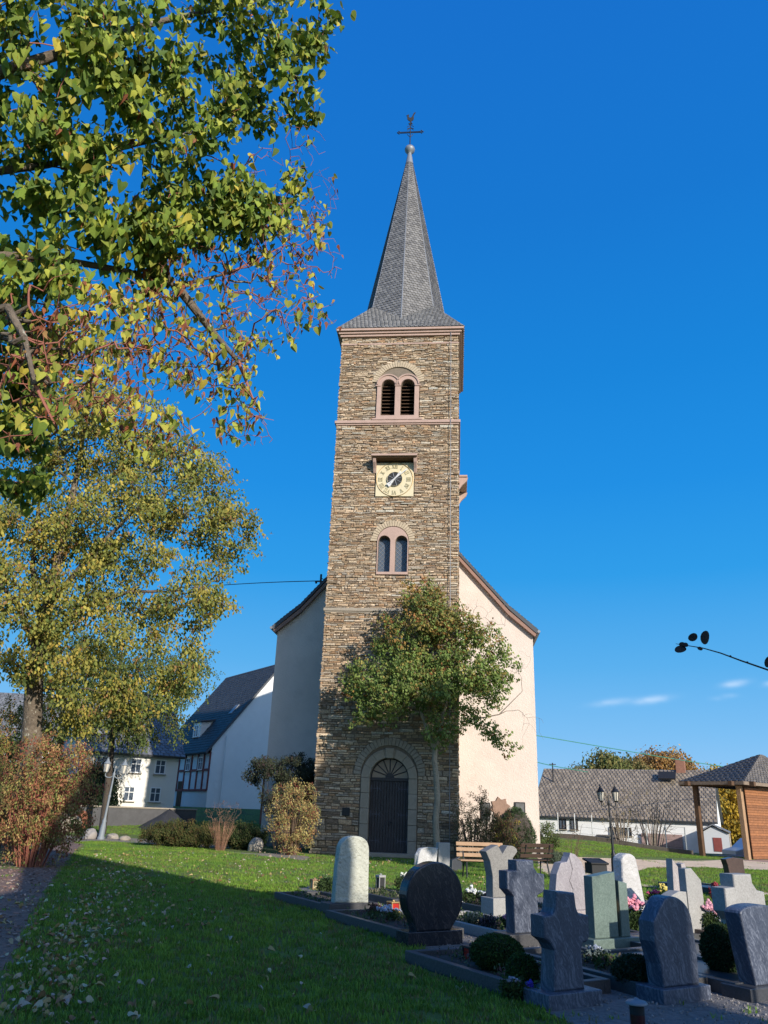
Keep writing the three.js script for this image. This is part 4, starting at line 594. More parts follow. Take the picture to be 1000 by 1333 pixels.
grave(743, 1311, 1160, 'large blue granite cross gravestone on a wide base beside clipped bushes', (g, H, s) => crossStone(g, H, .13, .58, 'curve', GM.blue, GM.blue, .66, .19));
grave(800, 1240, 1135, 'dark green two part gravestone with a copper strip between the slabs', (g, H, s) => { const b = .17, h = H - b; part(g, 'slab', extrude(poly([[-.32, 0], [.1, 0], [.1, h], [-.32, h * .93]]), .16, .01).translate(0, b, -.16), GM.green); part(g, 'narrow_slab', extrude(poly([[.17, 0], [.33, 0], [.33, h * .82], [.17, h * .86]]), .14, .01).translate(0, b, -.15), GM.green); part(g, 'strip', rbox(.05, h * .55, .06, .135, b + h * .27, -.1, .01), M.brass); part(g, 'base', rbox(.84, b, .3, 0, b / 2, -.08, .01), GM.green); });
grave(826, 1207, 1111, 'white granite tapering obelisk gravestone behind pink flowers', (g, H, s) => { const b = .16, h = H - b; part(g, 'slab', extrude(smoothPoly([[-.25, 0], [.31, 0], [.22, h * .55], [.15, h * .88], ...arcPts(-.02, h * .88, .17, h * .12, .1, P, 10), [-.2, h * .5]]), .22, .03).translate(0, b, -.2), GM.white); part(g, 'base', rbox(.74, b, .34, .05, b / 2, -.08, .015), GM.greyLight); });
grave(889, 1304, 1167, 'blue granite gravestone with a slanted rounded top on a block base', (g, H, s) => { const b = .13, h = H - b; part(g, 'slab', extrude(smoothPoly([[-.24, 0], [.27, 0], [.28, h * .35], [.25, h * .7], ...arcPts(-.02, h * .7, .27, h * .3, 0, P * .62, 12), [-.2, h * .88], [-.31, h * .72], [-.32, h * .5], [-.26, h * .25]]), .2, .018).translate(0, b, -.2), GM.blue); part(g, 'base', rbox(.68, b, .34, 0, b / 2, -.1, .01), GM.blue); });
grave(893, 1188, 1118, 'rough pale granite gravestone with a dark carved notch', (g, H, s) => { part(g, 'slab', extrude(smoothPoly([[-.3, 0], [-.06, 0], [-.0, H * .4], [-.1, H * .85], [-.24, H]]), .16, .01).translate(0, 0, -.16), GM.pink); part(g, 'slab_half', extrude(smoothPoly([[.0, 0], [.3, 0], [.27, H * .6], [.12, H * .92], [.02, H * .9], [.06, H * .6]]), .16, .01).translate(0, 0, -.18), GM.pink); part(g, 'base', rbox(.8, .12, .28, 0, .06, -.1, .01), GM.edge); });
grave(908, 1222, 1130, 'tall light grey gravestone with a slanting top and low curved wing', (g, H, s) => { part(g, 'slab', extrude(poly([[-.12, 0], [.27, 0], [.22, H * .82], [.02, H], [-.12, H * .99]]), .14, .01).translate(0, 0, -.14), GM.greyLight); part(g, 'wing', extrude(smoothPoly([[-.62, 0], [-.14, 0], [-.14, H * .66], [-.3, H * .67], [-.45, H * .62], [-.62, H * .52]]), .2, .01).translate(0, 0, -.2), GM.greyLight); part(g, 'base', rbox(1.0, .08, .3, -.15, .04, -.05, .01), GM.edge); });
grave(964, 1168, 1116, 'polished brown gravestone flaring towards its curved top', (g, H, s) => { part(g, 'slab', extrude(smoothPoly([[-.2, 0], [.3, 0], [.28, H * .97], [.1, H * .985], [-.1, H], [-.38, H * .95], [-.32, H * .8]]), .16, .012).translate(0, 0, -.16), GM.brown); part(g, 'base', rbox(.8, .1, .3, 0, .05, -.1, .01), GM.brown); });
grave(984, 1272, 1138, 'light grey plain cross gravestone beside a brass lantern', (g, H, s) => crossStone(g, H, .09, .72, 'step', GM.greyLight, GM.dark, .8, .2));
grave(1004, 1300, 1178, 'dark blue polished gravestone beside a round clipped bush', (g, H, s) => { const b = .12, h = H - b; part(g, 'slab', extrude(smoothPoly([[-.2, 0], [.3, 0], [.34, h * .9], ...arcPts(0, h * .9, .32, h * .1, 0, P, 10), [-.27, h * .5]]), .2, .015).translate(0, b, -.2), GM.blue); part(g, 'base', rbox(.8, b, .34, 0, b / 2, -.1, .01), GM.dark); });
grave(1030, 1235, 1150, 'rounded dark granite gravestone at the far end of the grave row', (g, H) => { part(g, 'slab', extrude(smoothPoly([[-.3, 0], [.3, 0], [.3, H * .75], ...arcPts(0, H * .75, .3, H * .25, 0, P, 10)]), .16, .012), GM.dark); part(g, 'base', rbox(.8, .1, .3, 0, .05, .05, .01), GM.edge); });

// bordered plots
const plots = [];
function plot(px, py, w, L, mat, label, { x0 = 0, fill = M.soil, slab = null } = {}) {
  const p = onGround(px, py), g = thing('grave_plot', label, 'grave', p, GY, 'bordered graves'), k = .09, h = .13;
  part(g, 'kerb', rbox(k, h, L, x0 - w / 2, h / 2, -L / 2, .008), mat); part(g, 'kerb', rbox(k, h, L, x0 + w / 2, h / 2, -L / 2, .008), mat); part(g, 'kerb', rbox(w - k - .004, h, k, x0, h / 2, -L + k / 2, .008), mat); part(g, 'kerb', rbox(w - k - .004, h, k, x0, h / 2, -k / 2, .008), mat);
  const f = part(g, slab ? 'cover_slab' : 'soil', box(w - k - .01, slab ? .1 : .075, L - 2 * k - .01, x0, slab ? .05 : .037, -L / 2), slab || fill);
  const c = [[-w / 2 - .05, .1], [w / 2 + .05, .1], [w / 2 + .05, -L - .05], [-w / 2 - .05, -L - .05]].map(([x, z]) => { const q = V(x + x0, 0, z).applyAxisAngle(V(0, 1, 0), GY).add(p); return [q.x, q.z]; }); grassFree.push(c); plots.push({ g, w, L, x0, soil: !slab && fill === M.soil }); return g;
}
plot(458, 1188, .92, 2.1, GM.edge, 'planted grave with dark kerb behind the pale round-topped stone'); plot(566, 1224, .9, 2.3, GM.edge, 'planted grave with kerb behind the black oval stone'); plot(540, 1180, .8, 1.9, GM.edge, 'planted grave with kerb between the pale and V notched stones');
plot(655, 1190, .85, 1.8, GM.edge, 'grave with white flowers behind the V notched stone'); plot(688, 1224, .95, 2.1, GM.edgeLight, 'heather planted grave behind the stepped blue cross'); plot(743, 1300, 1.0, 2.1, GM.edge, 'dark kerbed grave with clipped bushes behind the large blue cross');
plot(800, 1233, 1.0, 2.0, GM.edge, 'grave with pink flowers behind the green two part stone', { x0: .25 }); plot(889, 1295, 1.0, 2.1, GM.edge, 'dark kerbed grave behind the slanted blue stone'); plot(908, 1215, 1.1, 1.9, GM.edgeLight, 'grave with kerb and pebbles behind the tall light grey stone', { x0: .2, fill: gravelMat });
plot(984, 1262, 1.05, 2.0, GM.dark, 'grave covered by a polished dark slab behind the light grey cross', { slab: GM.dark }); plot(964, 1165, 1.1, 2.0, GM.dark, 'grave covered by a polished slab behind the brown stone', { slab: GM.dark }); plot(1004, 1294, 1.0, 2.0, GM.dark, 'dark grave with reflecting slab at the edge of the row', { slab: GM.dark }); plot(948, 1222, 1.0, 1.7, GM.brown, 'brown kerbed grave between the grey stone and the grey cross', { fill: gravelMat }); plot(826, 1203, .9, 1.9, GM.edge, 'grave with coloured flowers behind the white obelisk', { x0: .1 }); plot(746, 1198, .85, 1.8, GM.edge, 'grave with kerb behind the cracked pinkish stone');

// ------------------------------------------------------------------ grave lights, vases, lanterns
const redGlass = new THREE.MeshPhysicalMaterial({ color: rgb(.45, .03, .02), roughness: .25 });
const redDark = flat(.05, .008, .008, .3);
function graveLantern(px, py, pyTop, w, mat, label, { glassMat = redGlass, round = false, lift = .0 } = {}) {
  const p = onGround(px, py); p.y += lift; const H = heightTo(p, pyTop), l = thing('grave_lantern', label, 'lantern', p, GY, 'lanterns on the graves');
  if (round) { part(l, 'shaft', lathe([[w * .34, 0], [w * .36, .03], [w * .36, H * .8], [w * .34, H * .84]], 16), mat); part(l, 'light_glass', lathe([[w * .365, H * .3], [w * .365, H * .6]], 16), redDark); part(l, 'lid', lathe([[w * .52, H * .84], [w * .55, H * .88], [w * .45, H * .93], [w * .15, H * .96], [w * .1, H], [0, H]], 20), M.lead); }
  else { part(l, 'base', rbox(w, H * .14, w, 0, H * .07, 0, .005), mat); part(l, 'candle_glass', box(w * .72, H * .62, w * .72, 0, H * .46, 0), glassMat); for (const x of [-1, 1]) for (const z of [-1, 1]) part(l, 'corner_post', box(w * .1, H * .68, w * .1, x * w * .42, H * .46, z * w * .42), mat); part(l, 'lid', rbox(w * 1.04, H * .12, w * 1.04, 0, H * .86, 0, .006), mat); part(l, 'knob', new THREE.SphereGeometry(w * .14, 8, 6).translate(0, H * .95, 0), mat); }
  return l;
}
graveLantern(512, 1193, 1172, .17, M.brass, 'small red glass grave lantern on the black oval stone plot', { lift: .06 }); graveLantern(409, 1158, 1143, .16, surf([.30, .18, .10], .2, { seed: 170, rep: 1 }), 'small brown box lantern on the lawn beside the pale stone', { glassMat: M.gold }); graveLantern(495, 1162, 1137, .16, GM.greyLight, 'narrow grey stone lantern beside the pale round-topped stone', { glassMat: M.black });
graveLantern(832, 1352, 1299, .16, M.black, 'round dark post lantern with a metal lid on the gravel', { round: true }); graveLantern(981, 1252, 1222, .17, M.brass, 'brass framed grave lantern in front of the grey cross', { lift: .05, glassMat: new THREE.MeshPhysicalMaterial({ color: rgb(.35, .1, .03), roughness: .2 }) }); graveLantern(613, 1258, 1229, .15, M.iron, 'dark lantern with red glass beside the clipped round bushes', { lift: .04 }); graveLantern(948, 1168, 1152, .2, M.brass, 'copper coloured grave lantern before the brown stone', { round: false }); graveLantern(600, 1181, 1172, .1, M.whitePaint, 'tiny white candle light on the gravel by the V notched stone', { glassMat: M.whitePaint });
{ const p = onGround(952, 1203), v = thing('stone_vase', 'beige stone vase standing on the brown kerbed grave', 'vase', p); v.position.y += .06; part(v, 'body', lathe([[.09, 0], [.1, .02], [.075, .08], [.085, .16], [.1, .22], [.09, .25], [.06, .25], [.05, .2]], 16), GM.pink); }
{ const p = onGround(777, 1150), H = heightTo(p, 1118), b = thing('black_grit_bin', 'black box with a slanted lid on a post behind the cracked stone', 'bin', p, rad(20)); part(b, 'box_body', rbox(.46, H * .45, .4, 0, H * .62, 0, .02), M.black); part(b, 'lid', xf(rbox(.54, .05, .5, 0, 0, 0, .015), 0, H * .9, 0, 0, .2), M.black); for (const s of [-1, 1]) part(b, 'leg', bar(V(s * .18, 0, .1), V(s * .18, H * .45, .1), .02), M.iron); }
{ const starMat = surf([.27, .17, .12], .25, { seed: 192, rep: 1.5 }), p = onGround(652, 1130); p.z -= 2.5; p.copy(onZ(652, 1110, -32.6)); p.y = 0; const H = heightTo(p, 1037), st = thing('star_stone', 'brown carved stone with a star shaped head above the shrubs at the church wall', 'monument', p, rad(10)); const pts = []; for (let i = 0; i < 16; i++) { const r = i % 2 ? .31 : .42, a = i * P / 8 + .2; pts.push([Math.cos(a) * r, Math.sin(a) * r]); } part(st, 'head', extrude(smoothPoly(pts), .18, .02).translate(0, H - .42, -.09), starMat); part(st, 'shaft', extrude(poly([[-.22, 0], [.22, 0], [.13, H - .7], [-.13, H - .7]]), .2, .015).translate(0, 0, -.1), starMat); }

// ------------------------------------------------------------------ trees, shrubs, leaves
function leafGeo(L, w, cup, heart) {                    // one leaf lying in the xz plane, stalk end at the origin, folded along its midrib
  const pos = [], out = heart ? [[0, .05], [.28, -.04], [.5, .16], [.5, .42], [.32, .72], [0, 1]] : [[0, 0], [.3, .2], [.46, .45], [.3, .75], [0, 1]], mid = heart ? [.05, .12, .25, .45, .72, 1] : [0, .2, .45, .75, 1];
  for (const s of [-1, 1]) for (let i = 0; i < out.length - 1; i++) {
    const pt = ([x, y]) => [s * x * w * 2 * .5 * 2 * .5, cup * Math.abs(x) * 1.2 - cup * y * y * .8, y * L], m = k => [0, -cup * mid[k] * mid[k] * .8, mid[k] * L], a = pt(out[i]), b = pt(out[i + 1]), c = m(i), d = m(i + 1);
    for (const t of [[a, b, d], [a, d, c]]) { if (t[0].every((v, q) => v === t[1][q]) || t[1].every((v, q) => v === t[2][q]) || t[0].every((v, q) => v === t[2][q])) continue; for (const v of (s > 0 ? t : [t[0], t[2], t[1]])) pos.push(...v); }
  }
  return triGeo(pos);
}
function sprigGeo(seed, n, L, w, len) {                 // a short twig's worth of leaves
  const r = mulberry(seed), geos = []; for (let i = 0; i < n; i++) { const g = leafGeo(L * (.7 + r() * .5), w * (.7 + r() * .5), L * .15, false); g.rotateX(.55 + r() * .9); g.rotateZ((r() - .5) * 1.2); g.rotateY(r() < .65 ? (r() - .5) * 2.4 : r() * 6.283); g.translate((r() - .5) * len, (r() - .5) * len, (r() - .5) * len); geos.push(g); } return mergeGeometries(geos);
}
function grow({ seed, roots, attractors, seg = .4, tip = .006, pow = .5, sway = .12, lift = .25, crooked = .06 }) {
  const r = mulberry(seed), N = []; // nodes {p, par, w, r}
  for (const root of roots) { let par = -1; root.pts.forEach((p, i) => { N.push({ p: p.clone(), par, w: 0, r: mix(root.r0, root.r1, i / (root.pts.length - 1)), root: true }); par = N.length - 1; }); }
  const R0 = N.length, list = attractors.map(a => { let m = 1e9; for (let i = 0; i < R0; i++) m = Math.min(m, N[i].p.distanceTo(a)); return [m, a]; }).sort((a, b) => a[0] - b[0]);
  for (const [, a] of list) { const bare = !!a.bare;
    let best = 0, bd = 1e9; for (let i = 0; i < N.length; i++) { const q = N[i].p, d = q.distanceTo(a) * (q.y > a.y ? 1.25 : 1) + (N[i].root && i < 2 ? 1.5 : 0); if (d < bd) { bd = d; best = i; } }
    const s = N[best].p, L = s.distanceTo(a), k = Math.max(1, Math.ceil(L / seg)), pd = N[best].par >= 0 ? s.clone().sub(N[N[best].par].p).normalize() : V(0, 1, 0), c = s.clone().lerp(a, .5).addScaledVector(pd, L * sway).add(V(0, L * lift * .3, 0)); let par = best;
    for (let i = 1; i <= k; i++) { const t = i / k, p = s.clone().multiplyScalar((1 - t) ** 2).addScaledVector(c, 2 * t * (1 - t)).addScaledVector(a, t * t); if (i < k) p.add(V((r() - .5), (r() - .5), (r() - .5)).multiplyScalar(crooked * 2 * seg)); N.push({ p, par, w: 0, r: 0, bare }); par = N.length - 1; }
  }
  const kids = new Array(N.length).fill(0); for (const n of N) if (n.par >= 0) kids[n.par]++;
  for (let i = N.length - 1; i >= 0; i--) { if (!kids[i]) N[i].w = 1; if (N[i].par >= 0) N[N[i].par].w += N[i].w; }
  for (const n of N) n.r = n.root ? Math.max(n.r, 0) : tip * n.w ** pow; for (const n of N) if (n.par >= 0 && !n.root) n.r = Math.min(n.r, N[n.par].r * .95);
  return N;
}
function limbsGeo(N, minR = 0, maxR = 1e9) {
  const pos = [], nor = [], uv = [], idx = [], up = V(), d = V(), x = V(), z = V();
  for (const n of N) {
    if (n.par < 0 || n.r < minR || n.r >= maxR) continue; const q = N[n.par], a = q.p, b = n.p, ra = n.root || q.r < n.r * 2.2 ? q.r : n.r * 1.25, rb = n.r; d.copy(b).sub(a); const L = d.length(); if (L < 1e-4) continue; d.divideScalar(L); up.set(0, 1, 0); if (Math.abs(d.y) > .9) up.set(1, 0, 0); x.crossVectors(up, d).normalize(); z.crossVectors(d, x);
    const S = rb > .08 ? 10 : rb > .02 ? 6 : rb > .008 ? 4 : 3, base = pos.length / 3;
    for (let e = 0; e < 2; e++) for (let s = 0; s <= S; s++) { const t = s / S * 2 * Math.PI, c = Math.cos(t), w = Math.sin(t), P0 = e ? b : a, R = e ? rb : ra; nor.push(x.x * c + z.x * w, x.y * c + z.y * w, x.z * c + z.z * w); pos.push(P0.x + (x.x * c + z.x * w) * R - d.x * (e ? -.1 : .1) * R, P0.y + (x.y * c + z.y * w) * R - d.y * (e ? -.1 : .1) * R, P0.z + (x.z * c + z.z * w) * R - d.z * (e ? -.1 : .1) * R); uv.push(s / S * 2 * Math.PI * Math.max(R, .03), P0.y); }
    for (let s = 0; s < S; s++) idx.push(base + s, base + s + 1, base + S + 1 + s, base + s + 1, base + S + 2 + s, base + S + 1 + s);
  }
  const g = new THREE.BufferGeometry(); g.setAttribute('position', new THREE.Float32BufferAttribute(pos, 3)); g.setAttribute('normal', new THREE.Float32BufferAttribute(nor, 3)); g.setAttribute('uv', new THREE.Float32BufferAttribute(uv, 2)); g.setIndex(idx); return g;
}
const lightTurn = r => r() < .62 ? SUN_AZ + (r() + r() + r() - 1.5) * 1.5 : r() * 6.283;   // leaves turn their faces to the light
const inBall = r => { for (;;) { const v = V(r() * 2 - 1, r() * 2 - 1, r() * 2 - 1); if (v.lengthSq() <= 1) return v; } };
function cloud(r, blobs, n) { const tot = blobs.reduce((s, b) => s + (b.w ?? b.r.x * b.r.y * b.r.z), 0), out = []; for (const b of blobs) { const k = Math.round(n * (b.w ?? b.r.x * b.r.y * b.r.z) / tot); for (let i = 0; i < k; i++) { const v = inBall(r); v.multiplyScalar(v.length() ** -.25); out.push(b.c.clone().add(v.multiply(b.r))); } } return out; }
const pickCol = (r, cols) => { let t = r() * cols.reduce((s, c) => s + c[3], 0); for (const c of cols) { t -= c[3]; if (t <= 0) { const k = .7 + r() * .6; return rgb(c[0] * k, c[1] * k, c[2] * k); } } return rgb(...cols[0].slice(0, 3)); };
function leafList(r, N, maxW, per, scatter, colFn, size, rootsToo = false, target = 0) { const out = []; if (target) per = target / N.filter(n => !(n.par < 0 || (n.root && !rootsToo) || n.w > maxW)).length; for (const n of N) { if (n.par < 0 || (n.root && !rootsToo) || n.w > maxW) continue; const k = Math.floor(per + r()); for (let i = 0; i < k; i++) { const p = N[n.par].p.clone().lerp(n.p, r()).add(inBall(r).multiplyScalar(scatter)); out.push({ p, q: quat((r() - .5) * .9, lightTurn(r), (r() - .5) * .9), s: size * (.7 + r() * .6), c: colFn(p, r) }); } } return out; }
function tree(name, label, base, opt) {                 // opt: trunk points, attractors, leaf settings — all in world metres
  const t = thing(name, label, opt.category || 'tree', base, 0, opt.group), r = mulberry(opt.seed), N = grow(opt);
  const g = limbsGeo(N, 0).translate(-base.x, -base.y, -base.z); part(t, opt.trunkName || 'trunk', g, opt.bark || M.bark);
  const L = leafList(r, N, opt.maxW ?? 3, opt.per, opt.scatter, opt.col, opt.size ?? 1, opt.rootsToo, opt.target); for (const e of L) e.p.sub(base); if (L.length) instanced(opt.crownName || 'crown', opt.leaf, opt.leafMat || leafMat, L, t);
  t.userData.count = undefined; delete t.userData.count; return { t, N, L };
}
const sprigA = sprigGeo(3, 6, .085, .07, .22), sprigB = sprigGeo(5, 6, .085, .06, .2), sprigC = sprigGeo(7, 8, .045, .03, .14), sprigFar = sprigGeo(9, 8, .14, .11, .5);
const blob = (px, py, dist, rx, ry, rz, w) => ({ c: atDepth(px, py, dist), r: V(rx, ry, rz), w });

{ // the near linden whose boughs hang into the picture from the left
  const r = mulberry(201), base = V(-7.6, 0, -4.6);
  const C = (px, py, d) => atDepth(px, py, d);
  const trunk = [base.clone(), V(-7.6, 1.2, -4.6), V(-7.5, 3.2, -4.7), V(-7.3, 5.2, -4.9), V(-7.2, 7.5, -5.1), V(-7.0, 10, -5.3)];
  const limb = pts => ({ pts, r0: .11, r1: .03 });
  const limbs = [limb([V(-7.35, 4.8, -4.85), C(-60, 330, 7.0), C(60, 335, 7.2), C(160, 352, 7.3), C(230, 372, 7.3), C(300, 355, 7.4), C(370, 320, 7.5)]), limb([V(-7.2, 7.2, -5.1), C(-80, 120, 6.8), C(20, 88, 6.6), C(110, 60, 6.6), C(200, 30, 6.7), C(300, 8, 6.9), C(390, -10, 7)]), limb([C(230, 372, 7.3), C(275, 430, 7.3), C(310, 470, 7.2), C(330, 520, 7.2)]), limb([V(-7.35, 5, -4.9), C(-60, 420, 6.3), C(10, 400, 6.0), C(32, 440, 5.8), C(45, 500, 5.7), C(75, 560, 5.7)]), limb([V(-7.25, 6.2, -5), C(-60, 230, 6.9), C(60, 215, 7.1), C(170, 190, 7.2), C(260, 170, 7.3), C(330, 140, 7.4)])];
  for (const l of limbs) { l.r0 = .052; l.r1 = .008; } limbs[1].r0 = .085;
  const dense = [blob(60, 40, 6.4, .7, .5, .7), blob(180, 60, 6.6, .75, .5, .7), blob(300, 40, 6.9, .7, .42, .6), blob(385, 25, 7.0, .42, .35, .5), blob(90, 130, 6.6, .75, .45, .7), blob(230, 130, 6.9, .75, .45, .7), blob(335, 115, 7.1, .6, .42, .6), blob(60, 220, 6.8, .7, .45, .7), blob(170, 215, 7.0, .75, .45, .7), blob(270, 200, 7.1, .55, .4, .6), blob(70, 300, 7.0, .7, .38, .6), blob(150, 290, 7.1, .55, .35, .6), blob(405, 70, 7.0, .25, .35, .3, .06), blob(425, 15, 7.0, .2, .2, .3, .04), blob(390, 130, 7.0, .2, .2, .3, .04), blob(15, 440, 8.4, .6, .6, .7), blob(10, 520, 8.6, .6, .6, .6), blob(10, 600, 8.8, .5, .5, .6), blob(-40, 500, 8.6, .6, 1, .7), blob(210, 280, 7.2, .4, .35, .5)];
  const sparse = [blob(300, 290, 7.3, .55, .5, .5), blob(370, 330, 7.5, .45, .55, .5), blob(390, 260, 7.6, .25, .35, .35), blob(250, 380, 7.3, .6, .4, .5), blob(340, 420, 7.4, .5, .35, .5), blob(270, 470, 7.2, .55, .4, .5), blob(300, 530, 7.2, .35, .35, .4), blob(120, 430, 6.6, .6, .5, .5), blob(180, 540, 6.6, .4, .3, .4), blob(225, 570, 7.0, .3, .3, .3), blob(30, 520, 5.8, .35, .4, .4), blob(60, 400, 6.4, .5, .35, .5), blob(180, 420, 7.1, .5, .4, .5), blob(410, 300, 7.6, .16, .4, .3, .06), blob(400, 400, 7.5, .2, .25, .3, .05), blob(230, 330, 7.2, .5, .35, .5), blob(80, 500, 6.4, .4, .35, .4)];
  const twigOnly = [blob(395, 195, 7.4, .3, .3, .3), blob(425, 250, 7.5, .22, .3, .3), blob(425, 340, 7.5, .2, .35, .3), blob(420, 410, 7.4, .22, .2, .3), blob(350, 220, 7.4, .35, .25, .3), blob(330, 560, 7.2, .25, .25, .3), blob(60, 460, 6, .4, .5, .3), blob(140, 470, 6.6, .5, .4, .4), blob(230, 470, 7, .5, .4, .4)], bareA = cloud(r, twigOnly.concat([blob(350, 290, 7.5, .45, .45, .4), blob(400, 320, 7.6, .25, .45, .3), blob(330, 380, 7.4, .45, .35, .4)]), 760); for (const a of bareA) a.bare = true;
  const A = bareA.concat(cloud(r, dense, 640), cloud(r, sparse, 1350)), N = grow({ seed: 5, roots: [{ pts: trunk, r0: .42, r1: .2 }, ...limbs], attractors: A, seg: .16, tip: .0031, pow: .5, crooked: .14, lift: .1 });
  const t = thing('linden_tree', 'large linden tree whose green and yellow leafy boughs hang in from the side', 'tree', base); const off = base.clone();
  part(t, 'trunk', limbsGeo(N, .011).translate(-base.x, 0, -base.z), M.bark); part(t, 'twigs', limbsGeo(N, 0, .011).translate(-base.x, 0, -base.z), M.twigRed).userData.kind = 'stuff';
  const heart = leafGeo(.104, .098, .036, true), isDense = p => { const q = project(p); return q.y < 340 - Math.max(0, q.x - 250) * .85 + 40 * Math.sin(p.x * 5) || q.x < 95 && q.y < 660 && p.distanceTo(EYE) > 8.2; };
  const green = [[.17, .24, .028, 5], [.25, .30, .04, 4], [.33, .34, .045, 2.4], [.09, .145, .022, 3.6], [.44, .36, .05, .8]], yellow = [[.32, .33, .05, 4], [.44, .40, .06, 3], [.21, .25, .04, 2], [.48, .37, .05, 1]];
  const all = []; for (const n of N) { if (n.par < 0 || n.root || n.w > 4) continue; const dn = isDense(n.p), k = Math.floor((n.bare ? .3 : dn ? 9.2 : project(n.p).x > 255 && project(n.p).y < 440 ? .95 : 1.9) + r()); for (let i = 0; i < k; i++) { const p = N[n.par].p.clone().lerp(n.p, r()).add(inBall(r).multiplyScalar(dn ? .17 : .12)), s = (dn ? 1 : .8) * (.55 + r() * .75), brown = r() < (dn ? .02 : n.bare ? .9 : .34); all.push({ p, q: quat(.95 + (r() - .5) * 1.3, lightTurn(r), (r() - .5) * 1.1), s: brown ? V(s * .3, s * 2, s * .7) : V(s * (.72 + r() * .4), s * (.3 + r() * 1.9), s * (.85 + r() * .3)), c: pickCol(r, brown ? [[.30, .10, .045, 2], [.2, .07, .04, 1], [.36, .2, .07, 1]] : dn ? green : yellow) }); } }
  const rank = all.map((e, i) => { const q = project(e.p); return [q.x > -5 && q.x < 1000 && q.y > -5 && e.s.x > e.s.z * .55 ? e.s.z / q.d : 0, i]; }).sort((a, b) => b[0] - a[0]), own = new Set(rank.slice(0, 300).map(v => v[1])), mats = [];
  for (let i = 0; i < 10; i++) { const m = leafMat.clone(); m.color = pickCol(r, green.concat([[.3, .26, .03, 2]])); mats.push(m); }
  let k = 0; for (const i of own) { const e = all[i], m = part(t, 'leaf', heart, mats[k++ % 10]); m.position.copy(e.p).sub(base); m.quaternion.copy(e.q); m.scale.copy(e.s); }
  const rest = all.filter((_, i) => !own.has(i)); for (const e of rest) e.p.sub(base); instanced('crown', heart, leafMat, rest, t);
  console.log('linden leaves', all.length, 'nodes', N.length);
}
{ // big autumn tree on the left, and the darker one behind it
  const r = mulberry(211), b = atDepth(38, 1000, 24.5); b.y = 0; const c = (px, py, d) => atDepth(px, py, d);
  const trunk = { pts: [b, c(40, 990, 24.5), c(44, 900, 24.5), c(48, 850, 24.5), c(62, 790, 24.5), c(82, 700, 24.6), c(100, 620, 24.6), c(110, 560, 24.6)], r0: .33, r1: .05 };
  const limb = pts => ({ pts, r0: .1, r1: .025 }), limbs = [limb([c(48, 850, 24.5), c(25, 790, 24), c(0, 760, 23.6), c(-40, 735, 23.2)]), limb([c(55, 820, 24.5), c(42, 740, 25), c(50, 660, 25.3), c(60, 600, 25.4)]), limb([c(62, 790, 24.5), c(120, 720, 24), c(170, 670, 23.8), c(215, 640, 23.6)]), limb([c(50, 845, 24.5), c(110, 790, 24), c(170, 770, 23.4), c(230, 770, 23)])];
  const blobs = [blob(40, 560, 24.5, 2.2, 1.6, 2.2), blob(150, 560, 24.4, 2.2, 1.4, 2.2), blob(110, 480, 24.8, 1.8, 1.2, 1.8, 2), blob(240, 640, 24, 1.9, 1.5, 2), blob(290, 690, 24, 1.1, 1.3, 1.5), blob(140, 680, 24.2, 2.4, 1.5, 2.2), blob(20, 700, 24.6, 1.8, 1.6, 2), blob(200, 760, 23.6, 2.2, 1.1, 1.8), blob(270, 780, 23.8, 1.0, .9, 1.2), blob(110, 830, 23.6, 1.7, .9, 1.5), blob(210, 850, 23.6, 1.3, .7, 1.2), blob(0, 830, 24, 1.2, 1.1, 1.4), blob(170, 910, 24, 1.1, .6, .9, 1.6), blob(230, 890, 24, .7, .5, .7, .7), blob(110, 930, 24, .8, .5, .7, .8), blob(260, 590, 24, 1, .7, 1, .7), blob(60, 780, 23.4, 1.4, 1, 1, 2.5), blob(90, 880, 23.6, 1.2, .8, 1, 2)];
  const cols = [[.21, .22, .045, 4], [.29, .27, .055, 3.4], [.37, .31, .06, 2.4], [.12, .155, .035, 2.6], [.42, .31, .06, 1.3], [.29, .16, .055, .8]];
  const T = tree('autumn_tree', 'large tree with a pale mottled trunk and thin yellow green autumn crown', b, { seed: 21, roots: [trunk, ...limbs], attractors: cloud(r, blobs, 900), seg: .4, tip: .0085, pow: .5, crooked: .1, target: 11500, maxW: 6, scatter: .42, leaf: sprigA, size: 1.15, col: (p, q) => pickCol(q, cols), bark: M.bark });
  const r2 = mulberry(212), b2 = onZ(140, 1040, -40.5); b2.y = groundH(b2.x, b2.z);
  tree('dark_leaved_tree', 'dark trunked tree with a low spreading crown before the cream house', b2, { seed: 23, roots: [{ pts: [b2, onZ(143, 1000, -40.5), onZ(147, 950, -40.5), onZ(150, 900, -40.5), onZ(160, 850, -40.5)], r0: .19, r1: .09 }], attractors: cloud(r2, [blob(150, 900, 43, 4, 2, 3), blob(200, 940, 42, 2.2, 1, 2), blob(100, 870, 44, 3, 2, 3), blob(230, 880, 43, 2, 1.6, 2), blob(170, 960, 42.5, 1.6, .6, 1.6, 3), blob(70, 940, 44, 2.5, 1.4, 2)], 420), seg: .6, tip: .012, target: 3600, maxW: 6, scatter: .6, leaf: sprigFar, size: .8, col: (p, q) => pickCol(q, [[.08, .115, .03, 4], [.12, .15, .035, 2], [.2, .17, .04, 1]]), bark: M.barkDark });
}
